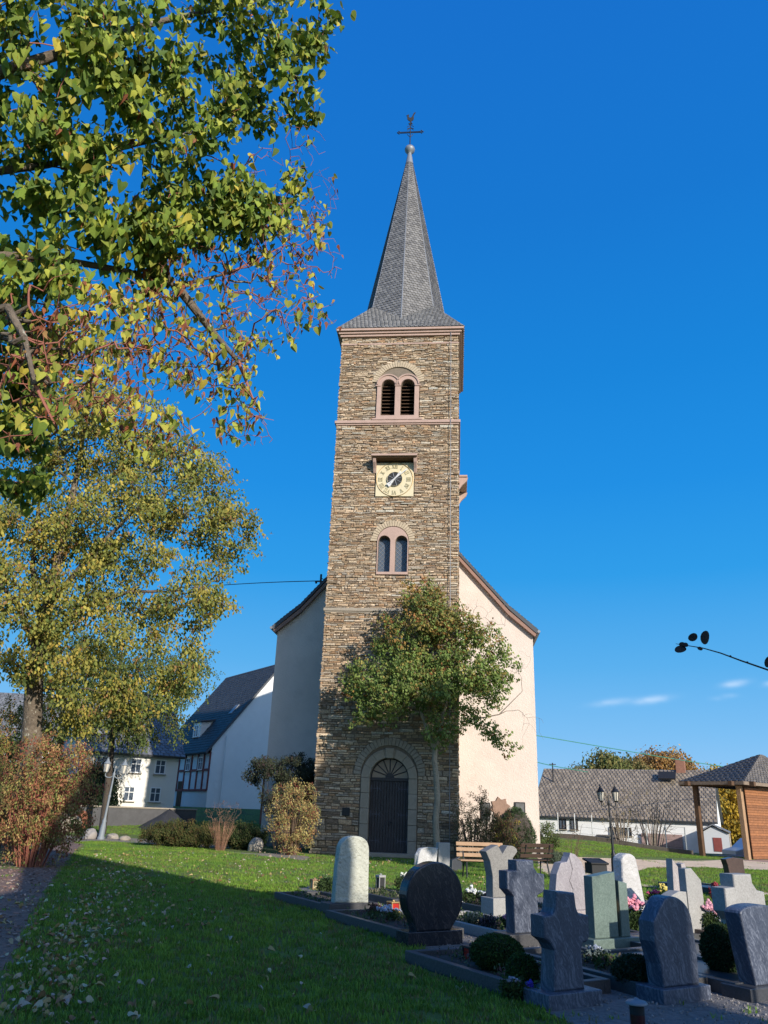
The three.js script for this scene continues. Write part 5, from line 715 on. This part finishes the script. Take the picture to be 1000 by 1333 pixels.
{ // small tree before the tower
  const r = mulberry(221), b = onGround(568, 1121); const c = (px, py, z = b.z) => onZ(px, py, z);
  const trunk = { pts: [b, c(569, 1100), c(567, 1070), c(569.5, 1040), c(568, 1010), c(565.5, 990), c(567, 972)], r0: .13, r1: .1 }, limbs = [{ pts: [c(567, 976), c(558, 955), c(549, 930), c(540, 880, b.z + .2), c(532, 830)], r0: .1, r1: .04 }, { pts: [c(567, 975), c(575, 940), c(585, 900), c(595, 850, b.z - .2)], r0: .09, r1: .035 }, { pts: [c(567, 972), c(566, 930, b.z - .3), c(565, 870, b.z - .5), c(560, 800, b.z - .3)], r0: .08, r1: .03 }];
  const bl = (px, py, dz, rx, ry, rz, w) => ({ c: c(px, py, b.z + dz), r: V(rx, ry, rz), w });
  const blobs = [bl(550, 775, 0, 1.0, .7, 1.0), bl(520, 830, .1, 1.2, .9, 1.2), bl(585, 815, 0, 1.2, 1, 1.2), bl(480, 885, .2, 1.15, .75, 1.1), bl(555, 890, .4, 1.5, .9, 1.3), bl(620, 880, 0, 1.2, .9, 1.2), bl(460, 895, .1, .6, .5, .7), bl(500, 925, .3, 1.0, .5, .9), bl(595, 930, .1, 1.1, .5, .9), bl(640, 945, 0, .7, .4, .7, .15), bl(665, 970, .1, .4, .35, .4, .06), bl(575, 955, .2, .5, .5, .5, .3), bl(470, 930, .2, .4, .35, .4, .1), bl(655, 860, 0, .6, .7, .7, .25), bl(625, 835, 0, .9, .8, .9), bl(635, 895, 0, .8, .6, .9, .35), bl(530, 870, .3, 1.3, .9, 1.1), bl(595, 870, .3, 1.2, 1, 1.1), bl(560, 800, .3, 1.3, 1, 1.1), bl(500, 900, .5, 1.1, .6, 1)];
  const green = [[.16, .235, .055, 5], [.23, .29, .075, 4], [.11, .165, .04, 2.4], [.34, .29, .08, 1.2]], rust = [[.29, .22, .06, 4], [.32, .18, .05, 2.5], [.18, .19, .05, 3], [.32, .13, .045, 1]];
  tree('small_tree', 'small broad-crowned tree with green and rusty leaves before the church tower', b, { seed: 31, roots: [trunk, ...limbs], attractors: cloud(r, blobs, 900), seg: .25, tip: .005, pow: .5, crooked: .12, target: 4600, maxW: 6, scatter: .34, leaf: sprigB, size: 1.32, col: (p, q) => pickCol(q, q() < smooth(860, 790, project(p).y) * .6 + .1 ? rust : green), bark: M.barkPale });
  const r2 = mulberry(222), bare = [], N2 = grow({ seed: 33, roots: [{ pts: [c(585, 900), c(620, 860), c(640, 820)], r0: .03, r1: .012 }, { pts: [c(600, 940), c(650, 930), c(680, 900)], r0: .03, r1: .01 }], attractors: cloud(r2, [bl(640, 800, 0, .9, .8, .8), bl(670, 860, 0, .7, .6, .7), bl(690, 950, .2, .7, .7, .6)], 70), seg: .25, tip: .004, lift: .9, crooked: .1 });
  const t = scene.children.find(o => o.name === 'small_tree'); part(t, 'bare_twigs', limbsGeo(N2).translate(-b.x, -b.y, -b.z), M.twigGrey).userData.kind = 'stuff';
}
function shrub(name, label, px, py, w, h, { seed, stems = 14, n = 160, leaf = sprigC, per = 1.4, cols, bark = M.twigBrown, top = .5, lean = 0, z = null, scatter = .07, size = 1, maxW = 5, tip = .003, blobs = null, category = 'shrub', spread = .5, r0 = .02, depth = .8, leafMaterial }) {   // w, h in photograph pixels
  const r = mulberry(seed), b = z === null ? onGround(px, py) : onZ(px, py, z); b.y = groundH(b.x, b.z); const s = mpp(b), W = w * s, H = h * s, roots = [];
  for (let i = 0; i < stems; i++) { const a = r() * 6.283, d = Math.sqrt(r()), x = Math.cos(a) * d, y = Math.sin(a) * d; roots.push({ pts: [b.clone().add(V(x * W * .12, 0, y * W * .1)), b.clone().add(V(x * W * .22 + lean * W * .2, H * .25, y * W * .16)), b.clone().add(V(x * W * .38 + lean * W * .4, H * (.45 + .2 * r()), y * W * .3 * depth))], r0, r1: r0 * .5 }); }
  const B = blobs ? blobs.map(([x, y, rx, ry, wt]) => ({ c: b.clone().add(V(x * W, y * H, 0)), r: V(rx * W, ry * H, rx * W * depth), w: wt })) : [{ c: b.clone().add(V(0, H * top, 0)), r: V(W * .5, H * (1 - top), W * .5 * depth) }, { c: b.clone().add(V(0, H * .35, 0)), r: V(W * .45, H * .33, W * .4 * depth) }];
  return tree(name, label, b, { seed: seed + 1, category, trunkName: 'stems', crownName: 'foliage', roots, attractors: cloud(r, B, n), seg: Math.max(.12, H * .09), tip, pow: .45, crooked: .15, lift: .6, per, maxW, scatter, leaf, size, col: (p, q) => pickCol(q, cols), bark, leafMat: leafMaterial, target: per < .5 ? 0 : per * n * 3.2 });
}
shrub('red_shrub', 'dense shrub with red stems and orange red leaves beside the wood chip path', 40, 1128, 160, 170, { seed: 231, stems: 70, n: 900, per: .85, leaf: sprigC, size: 1.25, bark: M.twigRed, cols: [[.32, .14, .065, 3.4], [.40, .25, .10, 3], [.19, .21, .055, 4.4], [.26, .075, .05, 2.2], [.42, .33, .11, 1.8]], top: .55, r0: .018, scatter: .12 });
shrub('red_shrub', 'taller red and green shrub at the back of the wood chip path', -10, 1118, 150, 210, { seed: 234, stems: 30, n: 500, per: 1.2, leaf: sprigC, size: 1.3, bark: M.twigRed, cols: [[.30, .14, .05, 3], [.19, .21, .05, 4], [.32, .25, .06, 3]], top: .55, r0: .018, scatter: .12 });
shrub('bare_red_shrub', 'leafless reddish shrub of thin upright stems on the lawn', 286, 1108, 52, 62, { seed: 237, stems: 60, n: 240, per: .05, blobs: [[0, .78, .5, .25], [0, .55, .4, .3]], bark: surf([.30, .16, .10], .2, { seed: 180 }), cols: [[.2, .1, .05, 1]], tip: .004, r0: .008 });
shrub('climbing_shrub', 'yellowing leafy shrub with dark red leaves beside the tower', 378, 1113, 72, 100, { seed: 241, stems: 34, n: 300, per: 1.25, cols: [[.46, .38, .14, 4], [.38, .28, .11, 3], [.2, .055, .035, 1.6], [.24, .24, .08, 2], [.4, .2, .09, 1.5]], top: .5, size: 1.2, scatter: .1 });
shrub('rhododendron', 'dark evergreen shrub against the shaded nave wall', 367, 1100, 118, 122, { seed: 244, stems: 12, n: 420, per: 2.4, z: -34, cols: [[.045, .055, .03, 4], [.06, .07, .035, 2], [.07, .04, .04, .8]], blobs: [[0, .82, .48, .16], [.25, .7, .3, .2], [-.25, .74, .25, .12], [.1, .5, .35, .25]], size: 1.5, bark: M.barkDark, scatter: .12 });
shrub('low_hedge', 'low spreading green brown hedge behind the bare red shrub', 240, 1103, 130, 32, { seed: 247, stems: 40, n: 520, per: 2, cols: [[.07, .085, .02, 4], [.12, .10, .03, 2], [.1, .06, .02, 1]], size: 1.2, depth: .5, scatter: .12, tip: .003 });
shrub('low_hedge', 'low dark hedge between the bare shrub and the yellow shrub', 318, 1106, 60, 34, { seed: 249, stems: 24, n: 260, per: 2, cols: [[.05, .075, .02, 4], [.1, .09, .03, 1]], size: 1.2, scatter: .12, depth: .7 });
shrub('rose_shrub', 'tall straggling rose shrub with pale leaves against the church wall', 615, 1122, 62, 84, { seed: 251, stems: 22, n: 260, per: 1.2, z: -30.8, cols: [[.26, .18, .09, 2], [.13, .14, .05, 4], [.2, .09, .06, 1.5], [.35, .27, .15, 1]], size: 1.0, top: .55, bark: M.twigBrown, scatter: .1 });
shrub('rose_shrub', 'narrow upright dark rose shoot rising between the plaques', 632, 1124, 38, 102, { seed: 254, stems: 12, n: 150, per: 1.3, z: -31.2, cols: [[.07, .09, .03, 4], [.14, .09, .04, 1.5]], blobs: [[-.05, .85, .13, .13], [-.05, .6, .25, .25], [.1, .35, .5, .3]], scatter: .09 });
shrub('rose_shrub', 'reddish rose bush below the star shaped stone', 655, 1124, 42, 66, { seed: 256, stems: 16, n: 180, per: 1.5, z: -31, cols: [[.12, .10, .04, 3], [.18, .075, .045, 3], [.08, .1, .03, 2], [.5, .4, .05, .25]], scatter: .1 });
{ // clipped evergreens
  function topiary(px, py, w, h, cols, label, { egg = 0, n = 1500, size = 1, leaf = sprigC, z = null, lift = 0 } = {}) { const b = z === null ? onGround(px, py) : onZ(px, py, z); b.y = groundH(b.x, b.z) + lift; const s = mpp(b), W = w * s / 2, H = h * s, r = mulberry(px * 7 + py), t = thing('clipped_bush', label, 'bush', b, 0, 'clipped evergreen bushes'); const core = new THREE.SphereGeometry(1, 20, 14); core.scale(W * .86, H * .46, W * .86).translate(0, H * .47, 0); part(t, 'inner_branches', core, M.soil); const L = []; for (let i = 0; i < n; i++) { const v = inBall(r).normalize(), k = .88 + .14 * r() + .07 * vnoise(v.x * 4 + 9, v.y * 4 + v.z * 3 + 9, 512, 3), y = v.y, tw = 1 - egg * Math.max(0, y) * .25; if (y < -.9) continue; L.push({ p: V(v.x * W * k * tw, H * .48 + y * H * .5 * k, v.z * W * k * tw), q: new THREE.Quaternion().setFromUnitVectors(V(0, 1, 0), v).multiply(quat((r() - .5) * .8, r() * 6.28, (r() - .5) * .8)), s: size * (.6 + r() * .5), c: pickCol(r, cols) }); } instanced('foliage', leaf, leafMat, L, t); }
  const dk = [[.035, .075, .012, 4], [.05, .10, .015, 2], [.025, .05, .012, 2]], sprigT = sprigGeo(15, 9, .03, .014, .06), sprigE = sprigGeo(16, 9, .06, .03, .13);
  topiary(673, 1118, 50, 68, [[.05, .09, .03, 4], [.08, .12, .04, 2], [.035, .065, .025, 2]], 'large egg shaped clipped evergreen at the church wall', { egg: 1, n: 1500, leaf: sprigE, z: -32.4 });
  topiary(648, 1272, 66, 42, dk, 'wide clipped dark green cushion bush in the cross grave', { leaf: sprigT, n: 2200, lift: .06 }); topiary(681, 1296, 40, 40, dk, 'smaller clipped ball in front of the cushion bush', { leaf: sprigT, n: 1400, lift: .06 });
  topiary(945, 1276, 52, 60, [[.02, .045, .012, 4], [.03, .06, .012, 2]], 'round clipped very dark bush beside the slanted blue stone', { leaf: sprigT, n: 2200, lift: .05 }); topiary(832, 1291, 62, 38, [[.022, .045, .02, 4], [.035, .06, .02, 2]], 'loose low dark bush at the foot of the slanted blue stone', { leaf: sprigE, n: 900, size: .7, lift: .03 });
}
{ // low ground cover in the planted graves
  const r = mulberry(321), kinds = [[[.07, .11, .03, 3], [.05, .08, .025, 2]], [[.10, .13, .06, 3], [.16, .09, .09, 1]], [[.06, .09, .03, 3], [.22, .2, .12, 1]], [[.09, .07, .06, 2], [.06, .09, .03, 2]]];
  plots.forEach(({ g, w, L, x0, soil }, i) => { if (!soil) return; const list = []; for (let k = 0; k < 150; k++) { const x = x0 + (r() - .5) * (w - .22), z = -.25 - r() * (L - .45); if (vnoise(x * 3 + 20 + i * 9, z * 3 + 20, 512, 6) < .38) continue; list.push({ p: V(x, .085 + r() * .05, z), q: quat((r() - .5), r() * 6.28, (r() - .5)), s: .5 + r() * .7, c: pickCol(r, kinds[i % 4]) }); } instanced('ground_cover', sprigC, leafMat, list, g); });
}
{ // flowers on the graves
  function flowers(px, py, w, h, head, headR, leafCols, label, { n = 14, seed = 1, spike = false, lift = .07, leaves = 120 } = {}) {
    const b = onGround(px, py); b.y += lift; const s = mpp(b), W = w * s / 2, H = h * s, r = mulberry(seed * 31 + 7), t = thing('grave_flowers', label, 'flowers', b, 0, 'flowers on the graves'), L = [];
    for (let i = 0; i < leaves; i++) { const v = inBall(r); L.push({ p: V(v.x * W, H * .35 + v.y * H * .3, v.z * W * .8), q: quat(r() * 2, r() * 6, r() * 2), s: .55 + r() * .5, c: pickCol(r, leafCols) }); } instanced('foliage', sprigC, leafMat, L, t);
    const hg = []; for (let i = 0; i < n; i++) { const v = inBall(r), p = V(v.x * W * .95, H * (.62 + .36 * (1 - Math.hypot(v.x, v.z)) * r() + .12 * r()), v.z * W * .75); if (spike) { const g = new THREE.ConeGeometry(headR * .5, H * .8, 5); g.rotateZ((r() - .5) * .5); g.translate(p.x, H * .5, p.z); hg.push(g); } else { for (let k = 0; k < 6; k++) { const g = new THREE.IcosahedronGeometry(headR * (.45 + .2 * r()), 0); const o = inBall(r).multiplyScalar(headR * .8); g.translate(p.x + o.x, p.y + o.y, p.z + o.z); hg.push(g); } } }
    part(t, 'blossoms', strip(hg), flat(...head, .8)); return t;
  }
  const lf = [[.06, .10, .025, 3], [.04, .07, .02, 2]];
  flowers(828, 1217, 34, 38, [.66, .26, .32], .05, lf, 'pink hydrangea heads with green leaves beside the white obelisk', { n: 16, seed: 2, leaves: 260 }); flowers(928, 1222, 20, 40, [.62, .3, .36], .045, lf, 'pink blossoms beside the tall light grey stone', { n: 9, seed: 3 });
  flowers(505, 1204, 44, 16, [.38, .40, .48], .022, lf, 'low white and pale blue pansies on the black stone grave', { n: 34, seed: 4 }); flowers(489, 1199, 16, 18, [.28, .10, .12], .03, [[.1, .06, .04, 1]], 'dark red heather at the corner of the black stone grave', { n: 18, seed: 5, spike: true });
  flowers(527, 1162, 24, 22, [.62, .62, .52], .03, lf, 'white flowers between the pale stone and the black stone', { n: 12, seed: 6, leaves: 200 }); flowers(427, 1168, 34, 28, [.05, .09, .03], .03, lf, 'dark green plants beside the pale stone', { n: 5, seed: 7, leaves: 300 });
  flowers(613, 1181, 22, 20, [.65, .65, .62], .035, lf, 'white flower cluster beside the V notched stone', { n: 12, seed: 8, leaves: 160 }); flowers(630, 1182, 18, 20, [.42, .44, .46], .03, [[.16, .2, .17, 3], [.05, .08, .03, 2]], 'silvery leaved plants beside the V notched stone', { n: 5, seed: 9, leaves: 160 }); flowers(638, 1184, 12, 18, [.25, .03, .06], .028, lf, 'dark red small flowers against the V notched stone', { n: 8, seed: 10 });
  flowers(616, 1211, 20, 18, [.55, .48, .34], .02, [[.25, .22, .12, 2], [.1, .12, .05, 1]], 'cream coloured heather on the stepped cross grave', { n: 26, seed: 11, spike: true }); flowers(636, 1217, 24, 20, [.16, .11, .15], .02, [[.06, .05, .05, 1]], 'dull purple heather on the stepped cross grave', { n: 30, seed: 12, spike: true }); flowers(661, 1213, 20, 14, [.55, .22, .32], .025, lf, 'pink cyclamen on the stepped cross grave', { n: 14, seed: 13 });
  flowers(776, 1262, 22, 22, [.30, .33, .38], .025, [[.14, .18, .18, 2], [.05, .08, .04, 1]], 'silver leaved plants behind the large blue cross', { n: 12, seed: 14, leaves: 180 }); flowers(790, 1270, 20, 18, [.16, .06, .10], .022, lf, 'dark purple heather behind the large blue cross', { n: 20, seed: 15, spike: true });
  flowers(852, 1181, 14, 18, [.5, .06, .16], .035, lf, 'crimson flowers behind the white obelisk', { n: 8, seed: 16 }); flowers(866, 1180, 18, 22, [.58, .47, .12], .035, lf, 'yellow flowers behind the white obelisk', { n: 12, seed: 17 }); flowers(932, 1176, 10, 24, [.28, .03, .04], .03, [[.22, .03, .04, 1]], 'red conical plant behind the tall light grey stone', { n: 10, seed: 18, leaves: 80 }); flowers(940, 1215, 18, 16, [.62, .6, .54], .04, [[.07, .05, .04, 2], [.06, .09, .03, 1]], 'white roses with brown leaves on the brown kerbed grave', { n: 5, seed: 19 }); flowers(974, 1214, 8, 16, [.75, .5, .03], .05, lf, 'bright yellow flowers on the dark slab grave', { n: 6, seed: 20, leaves: 20 });
  flowers(668, 1303, 22, 18, [.30, .30, .36], .02, lf, 'small white and violet flowers between the clipped bushes', { n: 16, seed: 21 }); flowers(690, 1306, 8, 14, [.05, .03, .35], .025, lf, 'deep violet flowers before the clipped ball', { n: 6, seed: 22, leaves: 30 }); flowers(905, 1205, 18, 14, [.12, .16, .06], .03, lf, 'low green plant behind the slanted blue stone', { n: 4, seed: 23 }); flowers(962, 1176, 12, 12, [.35, .05, .05], .03, lf, 'red berried plant on the polished slab grave', { n: 8, seed: 24, leaves: 50 });
  flowers(985, 1286, 16, 8, [.45, .36, .2], .025, [[.3, .26, .15, 1]], 'dry fallen petals on the dark slab', { n: 14, seed: 25, leaves: 10 });
}
// bare shrubs before the barn, trees behind it
shrub('bare_shrub', 'large leafless shrub with grey twigs before the white barn', 850, 1112, 90, 92, { seed: 261, stems: 22, n: 240, per: .12, z: -47, bark: M.twigGrey, cols: [[.3, .24, .07, 1]], tip: .007, r0: .03, top: .55 });
shrub('bare_shrub', 'sprawling leafless shrub beside the shelter post', 810, 1108, 60, 74, { seed: 264, stems: 16, n: 150, per: .35, z: -47.5, bark: M.twigGrey, cols: [[.3, .24, .07, 1]], tip: .007, r0: .03 });
shrub('bare_shrub', 'thin leafless sapling on the lawn beside the black lamp', 745, 1130, 44, 66, { seed: 266, stems: 5, n: 40, per: .05, z: -33, bark: M.twigBrown, cols: [[.2, .12, .05, 1]], tip: .005, r0: .016 });
shrub('green_shrub', 'small green shrub at the foot of the church corner', 713, 1117, 34, 46, { seed: 268, stems: 10, n: 130, per: 1.4, z: -37, cols: [[.07, .11, .03, 3], [.14, .15, .05, 1]], scatter: .12, size: 1.2 }); shrub('green_shrub', 'low grey green cushion plant beside the sandy path', 722, 1124, 30, 14, { seed: 270, stems: 10, n: 130, per: 2, cols: [[.10, .13, .08, 1]], z: -32 });
function farTree(px, py, z, rx, ry, cols, seed, label, leaf = sprigFar, size = 1.6, per = 1.6) { const c = onZ(px, py, z), b = V(c.x, groundH(c.x, z), z), r = mulberry(seed); tree('background_tree', label, b, { seed, group: 'trees behind the buildings', roots: [{ pts: [b, V(c.x + .1, c.y * .4, z), V(c.x, c.y * .8, z), V(c.x, c.y + ry * .3, z)], r0: .25, r1: .08 }], attractors: cloud(r, [{ c, r: V(rx, ry, rx) }, { c: c.clone().add(V(rx * .5, -ry * .3, .5)), r: V(rx * .6, ry * .6, rx * .6) }, { c: c.clone().add(V(-rx * .55, -ry * .25, -.5)), r: V(rx * .6, ry * .6, rx * .6) }], 300), seg: .7, tip: .015, target: per * 900, maxW: 6, scatter: .6, leaf, size, col: (p, q) => pickCol(q, cols), bark: M.barkDark }); }
farTree(790, 1010, -76, 2.4, 2.0, [[.15, .17, .05, 3], [.22, .19, .06, 2]], 271, 'pale green tree behind the white barn roof'); farTree(865, 1006, -80, 3.3, 2.2, [[.38, .2, .06, 3], [.42, .26, .08, 2], [.25, .16, .07, 1]], 273, 'orange autumn tree behind the white barn roof'); farTree(825, 1012, -78, 2, 1.6, [[.26, .19, .07, 2], [.18, .18, .06, 2]], 275, 'olive tree between the green and the orange one'); farTree(940, 1050, -72, 2.6, 3.4, [[.45, .29, .03, 3], [.25, .2, .04, 1]], 277, 'bright yellow tree seen through the open shelter'); farTree(965, 1058, -80, 4, 4, [[.16, .15, .04, 3], [.22, .18, .05, 2]], 279, 'olive brown tree at the back of the open shelter'); farTree(1005, 1050, -85, 4, 4, [[.13, .12, .05, 3]], 281, 'brown tree behind the brick shelter'); farTree(755, 1018, -84, 1.6, 1.3, [[.2, .2, .1, 1]], 283, 'thin greyish tree above the barn ridge');
farTree(205, 985, -74, 3.5, 3, [[.12, .10, .05, 1], [.18, .13, .06, 1]], 285, 'thin brown tree above the cream house roof', sprigFar, 1.2, .5);
farTree(20, 1010, -50, 3.5, 2.4, [[.05, .08, .02, 3], [.1, .1, .03, 1]], 287, 'dark tree behind the red shrubs');
farTree(118, 1030, -47, 1.3, 1.5, [[.03, .05, .02, 3]], 289, 'dark evergreen beside the low garden wall', sprigFar, .9, 2.5);
{ // the tree to the right whose branch tip reaches into the picture
  const r = mulberry(291), b = V(6.6, 0, -4.2), d = 6.2, c = (px, py) => atDepth(px, py, d), path = [V(6.5, 2.6, -4.3), atDepth(1150, 905, 6.6), c(1050, 884), c(1000, 872), c(965, 860), c(938, 850), c(915, 843.5), c(893, 840), c(880, 838)];
  const t = thing('hanging_branch_tree', 'young tree with a dark bare branch tip carrying a few leaves', 'tree', b), N = grow({ seed: 41, roots: [{ pts: [b, V(6.6, 1.4, -4.2), V(6.5, 2.6, -4.3), V(6.55, 4.2, -4.2)], r0: .06, r1: .02 }, { pts: path, r0: .011, r1: .0025 }], attractors: cloud(r, [{ c: V(6.9, 4.2, -3.8), r: V(.9, .9, .9) }], 60), seg: .2, tip: .003 });
  part(t, 'trunk', limbsGeo(N).translate(-b.x, 0, -b.z), M.twigBrown); const g = new THREE.CircleGeometry(.5, 14).rotateX(-Math.PI / 2).translate(0, 0, .5).scale(.06, 1, .078), m = leafMat.clone(); { const q = g.attributes.position; for (let i = 0; i < q.count; i++) q.setY(i, 6 * q.getX(i) ** 2); g.computeVertexNormals(); };  m.color = rgb(.05, .035, .03);
  for (const [px, py, s, a, tilt] of [[884, 838, .7, 1.2, 1.2], [890, 837, .6, .4, .9], [896, 832, 1.0, 2.0, 1.5], [893, 843, 1.15, -1.2, 1.4], [917, 839, 1.35, .2, -1.35], [908, 843, .5, 1, 1], [998, 869, 1.2, .4, -1.2], [950, 853, .25, .3, 1], [972, 861, .25, .3, 1]]) { const l = part(t, 'leaf', g, m); l.position.copy(c(px, py)).sub(b); l.rotation.set(tilt, a, .4); l.scale.setScalar(s); }
  const L = leafList(r, N, 3, 2, .08, () => rgb(.06, .08, .02), 1); for (const e of L) e.p.sub(b); instanced('crown', leafGeo(.07, .06, .01, false), leafMat, L.filter(e => e.p.x > -.9), t);
}
{ // tall tree outside the picture that shades the foot of the tower
  const u = 17.7, a = 6, x = Math.cos(SUN_AZ) * u - Math.sin(SUN_AZ) * a, z = -(Math.sin(SUN_AZ) * u + Math.cos(SUN_AZ) * a), b = V(x, 0, z), r = mulberry(301);
  tree('tall_tree', 'tall tree with a dense narrow crown standing off beside the graves', b, { seed: 43, roots: [{ pts: [b, V(x, 3, z), V(x + .1, 6, z), V(x, 8, z), V(x, 10.8, z)], r0: .24, r1: .08 }], attractors: cloud(r, [{ c: V(x, 9.6, z), r: V(2.6, 2.6, 2.6) }, { c: V(x + .3, 7.5, z), r: V(2.5, 1.1, 2.5) }], 520), seg: .45, tip: .008, target: 8500, maxW: 6, scatter: .5, leaf: sprigA, size: 1.7, col: (p, q) => pickCol(q, [[.09, .12, .03, 2], [.2, .16, .04, 1]]), bark: M.barkDark });
}
// ------------------------------------------------------------------ fallen leaves, chips, pebbles, grass
{
  const r = mulberry(311), L = [], add = (n, f) => { for (let i = 0; i < n; i++) { const [px, py] = f(), p = onGround(px, py); if (p.z < -31.2) continue; const pale = r(); L.push({ p: p.add(V(0, .018 + r() * .02, 0)), q: quat((r() - .5) * 1.3, r() * 6.28, (r() - .5) * 1.3), s: .4 + r() * .5, c: pale < .45 ? rgb(.30 + r() * .14, .28 + r() * .12, .24) : pale < .8 ? rgb(.34, .25, .10) : rgb(.22, .12, .05) }); } };
  const g = () => r() + r() + r() - 1.5;
  add(150, () => [85 + g() * 70, 1275 + g() * 70]); add(330, () => { const t = r(); return [mix(110, 40, t) + Math.abs(g()) * 110 + 20, mix(1110, 1230, t) + g() * 25]; }); add(150, () => [180 + g() * 150, 1180 + g() * 60]); add(260, () => [90 + r() * 340, 1105 + r() * 45]); add(140, () => [430 + r() * 130, 1122 + g() * 7]); add(70, () => [60 + r() * 560, 1160 + r() * 170]); add(60, () => [330 + r() * 90, 1112 + g() * 8]); add(40, () => [600 + r() * 50, 1150 + g() * 8]); add(130, () => [r() * 90, 1150 + r() * 180]);
  const o = instanced('fallen_leaves', leafGeo(.1, .085, .06, true), leafSolid, L); tag(o, 'pale and yellow autumn leaves scattered over the lawn', 'leaves');
  const chips = []; for (let i = 0; i < 9000; i++) { const x = -3.5 - r() * 9, z = -5 - r() * 24; if (!inPoly(x, z, mulchPoly)) continue; const k = .5 + r() * .9; chips.push({ p: V(x, .012 + r() * .012, z), q: quat((r() - .5) * .7, r() * 6.28, (r() - .5) * .7), s: V(.5 + r(), .6, .5 + r()), c: r() < .25 ? rgb(.33 * k, .25 * k, .21 * k) : rgb(.21 * k, .12 * k, .09 * k) }); }
  tag(instanced('wood_chips', new THREE.BoxGeometry(.055, .012, .025), leafSolid, chips), 'loose brown wood chips covering the path', 'wood chips');
  const peb = []; for (let i = 0; i < 16000; i++) { const d = 5 + 12 * Math.sqrt(r()), x = (r() * 1.0 - .25) * d, z = -d; if (!inPoly(x, z, gravelPoly) || grassFree.some(Q => inPoly(x, z, Q))) continue; const k = .6 + r() * .7; peb.push({ p: V(x, .008, z), q: quat(r() * 6, r() * 6, 0), s: .5 + r() * .8, c: rgb(.19 * k, .175 * k, .17 * k) }); }
  tag(instanced('gravel', new THREE.IcosahedronGeometry(.014, 0), leafSolid, peb), 'loose grey gravel stones between the graves', 'gravel');
}
plantGrass();
console.log('top-level', scene.children.length);
renderer.render(scene, camera);
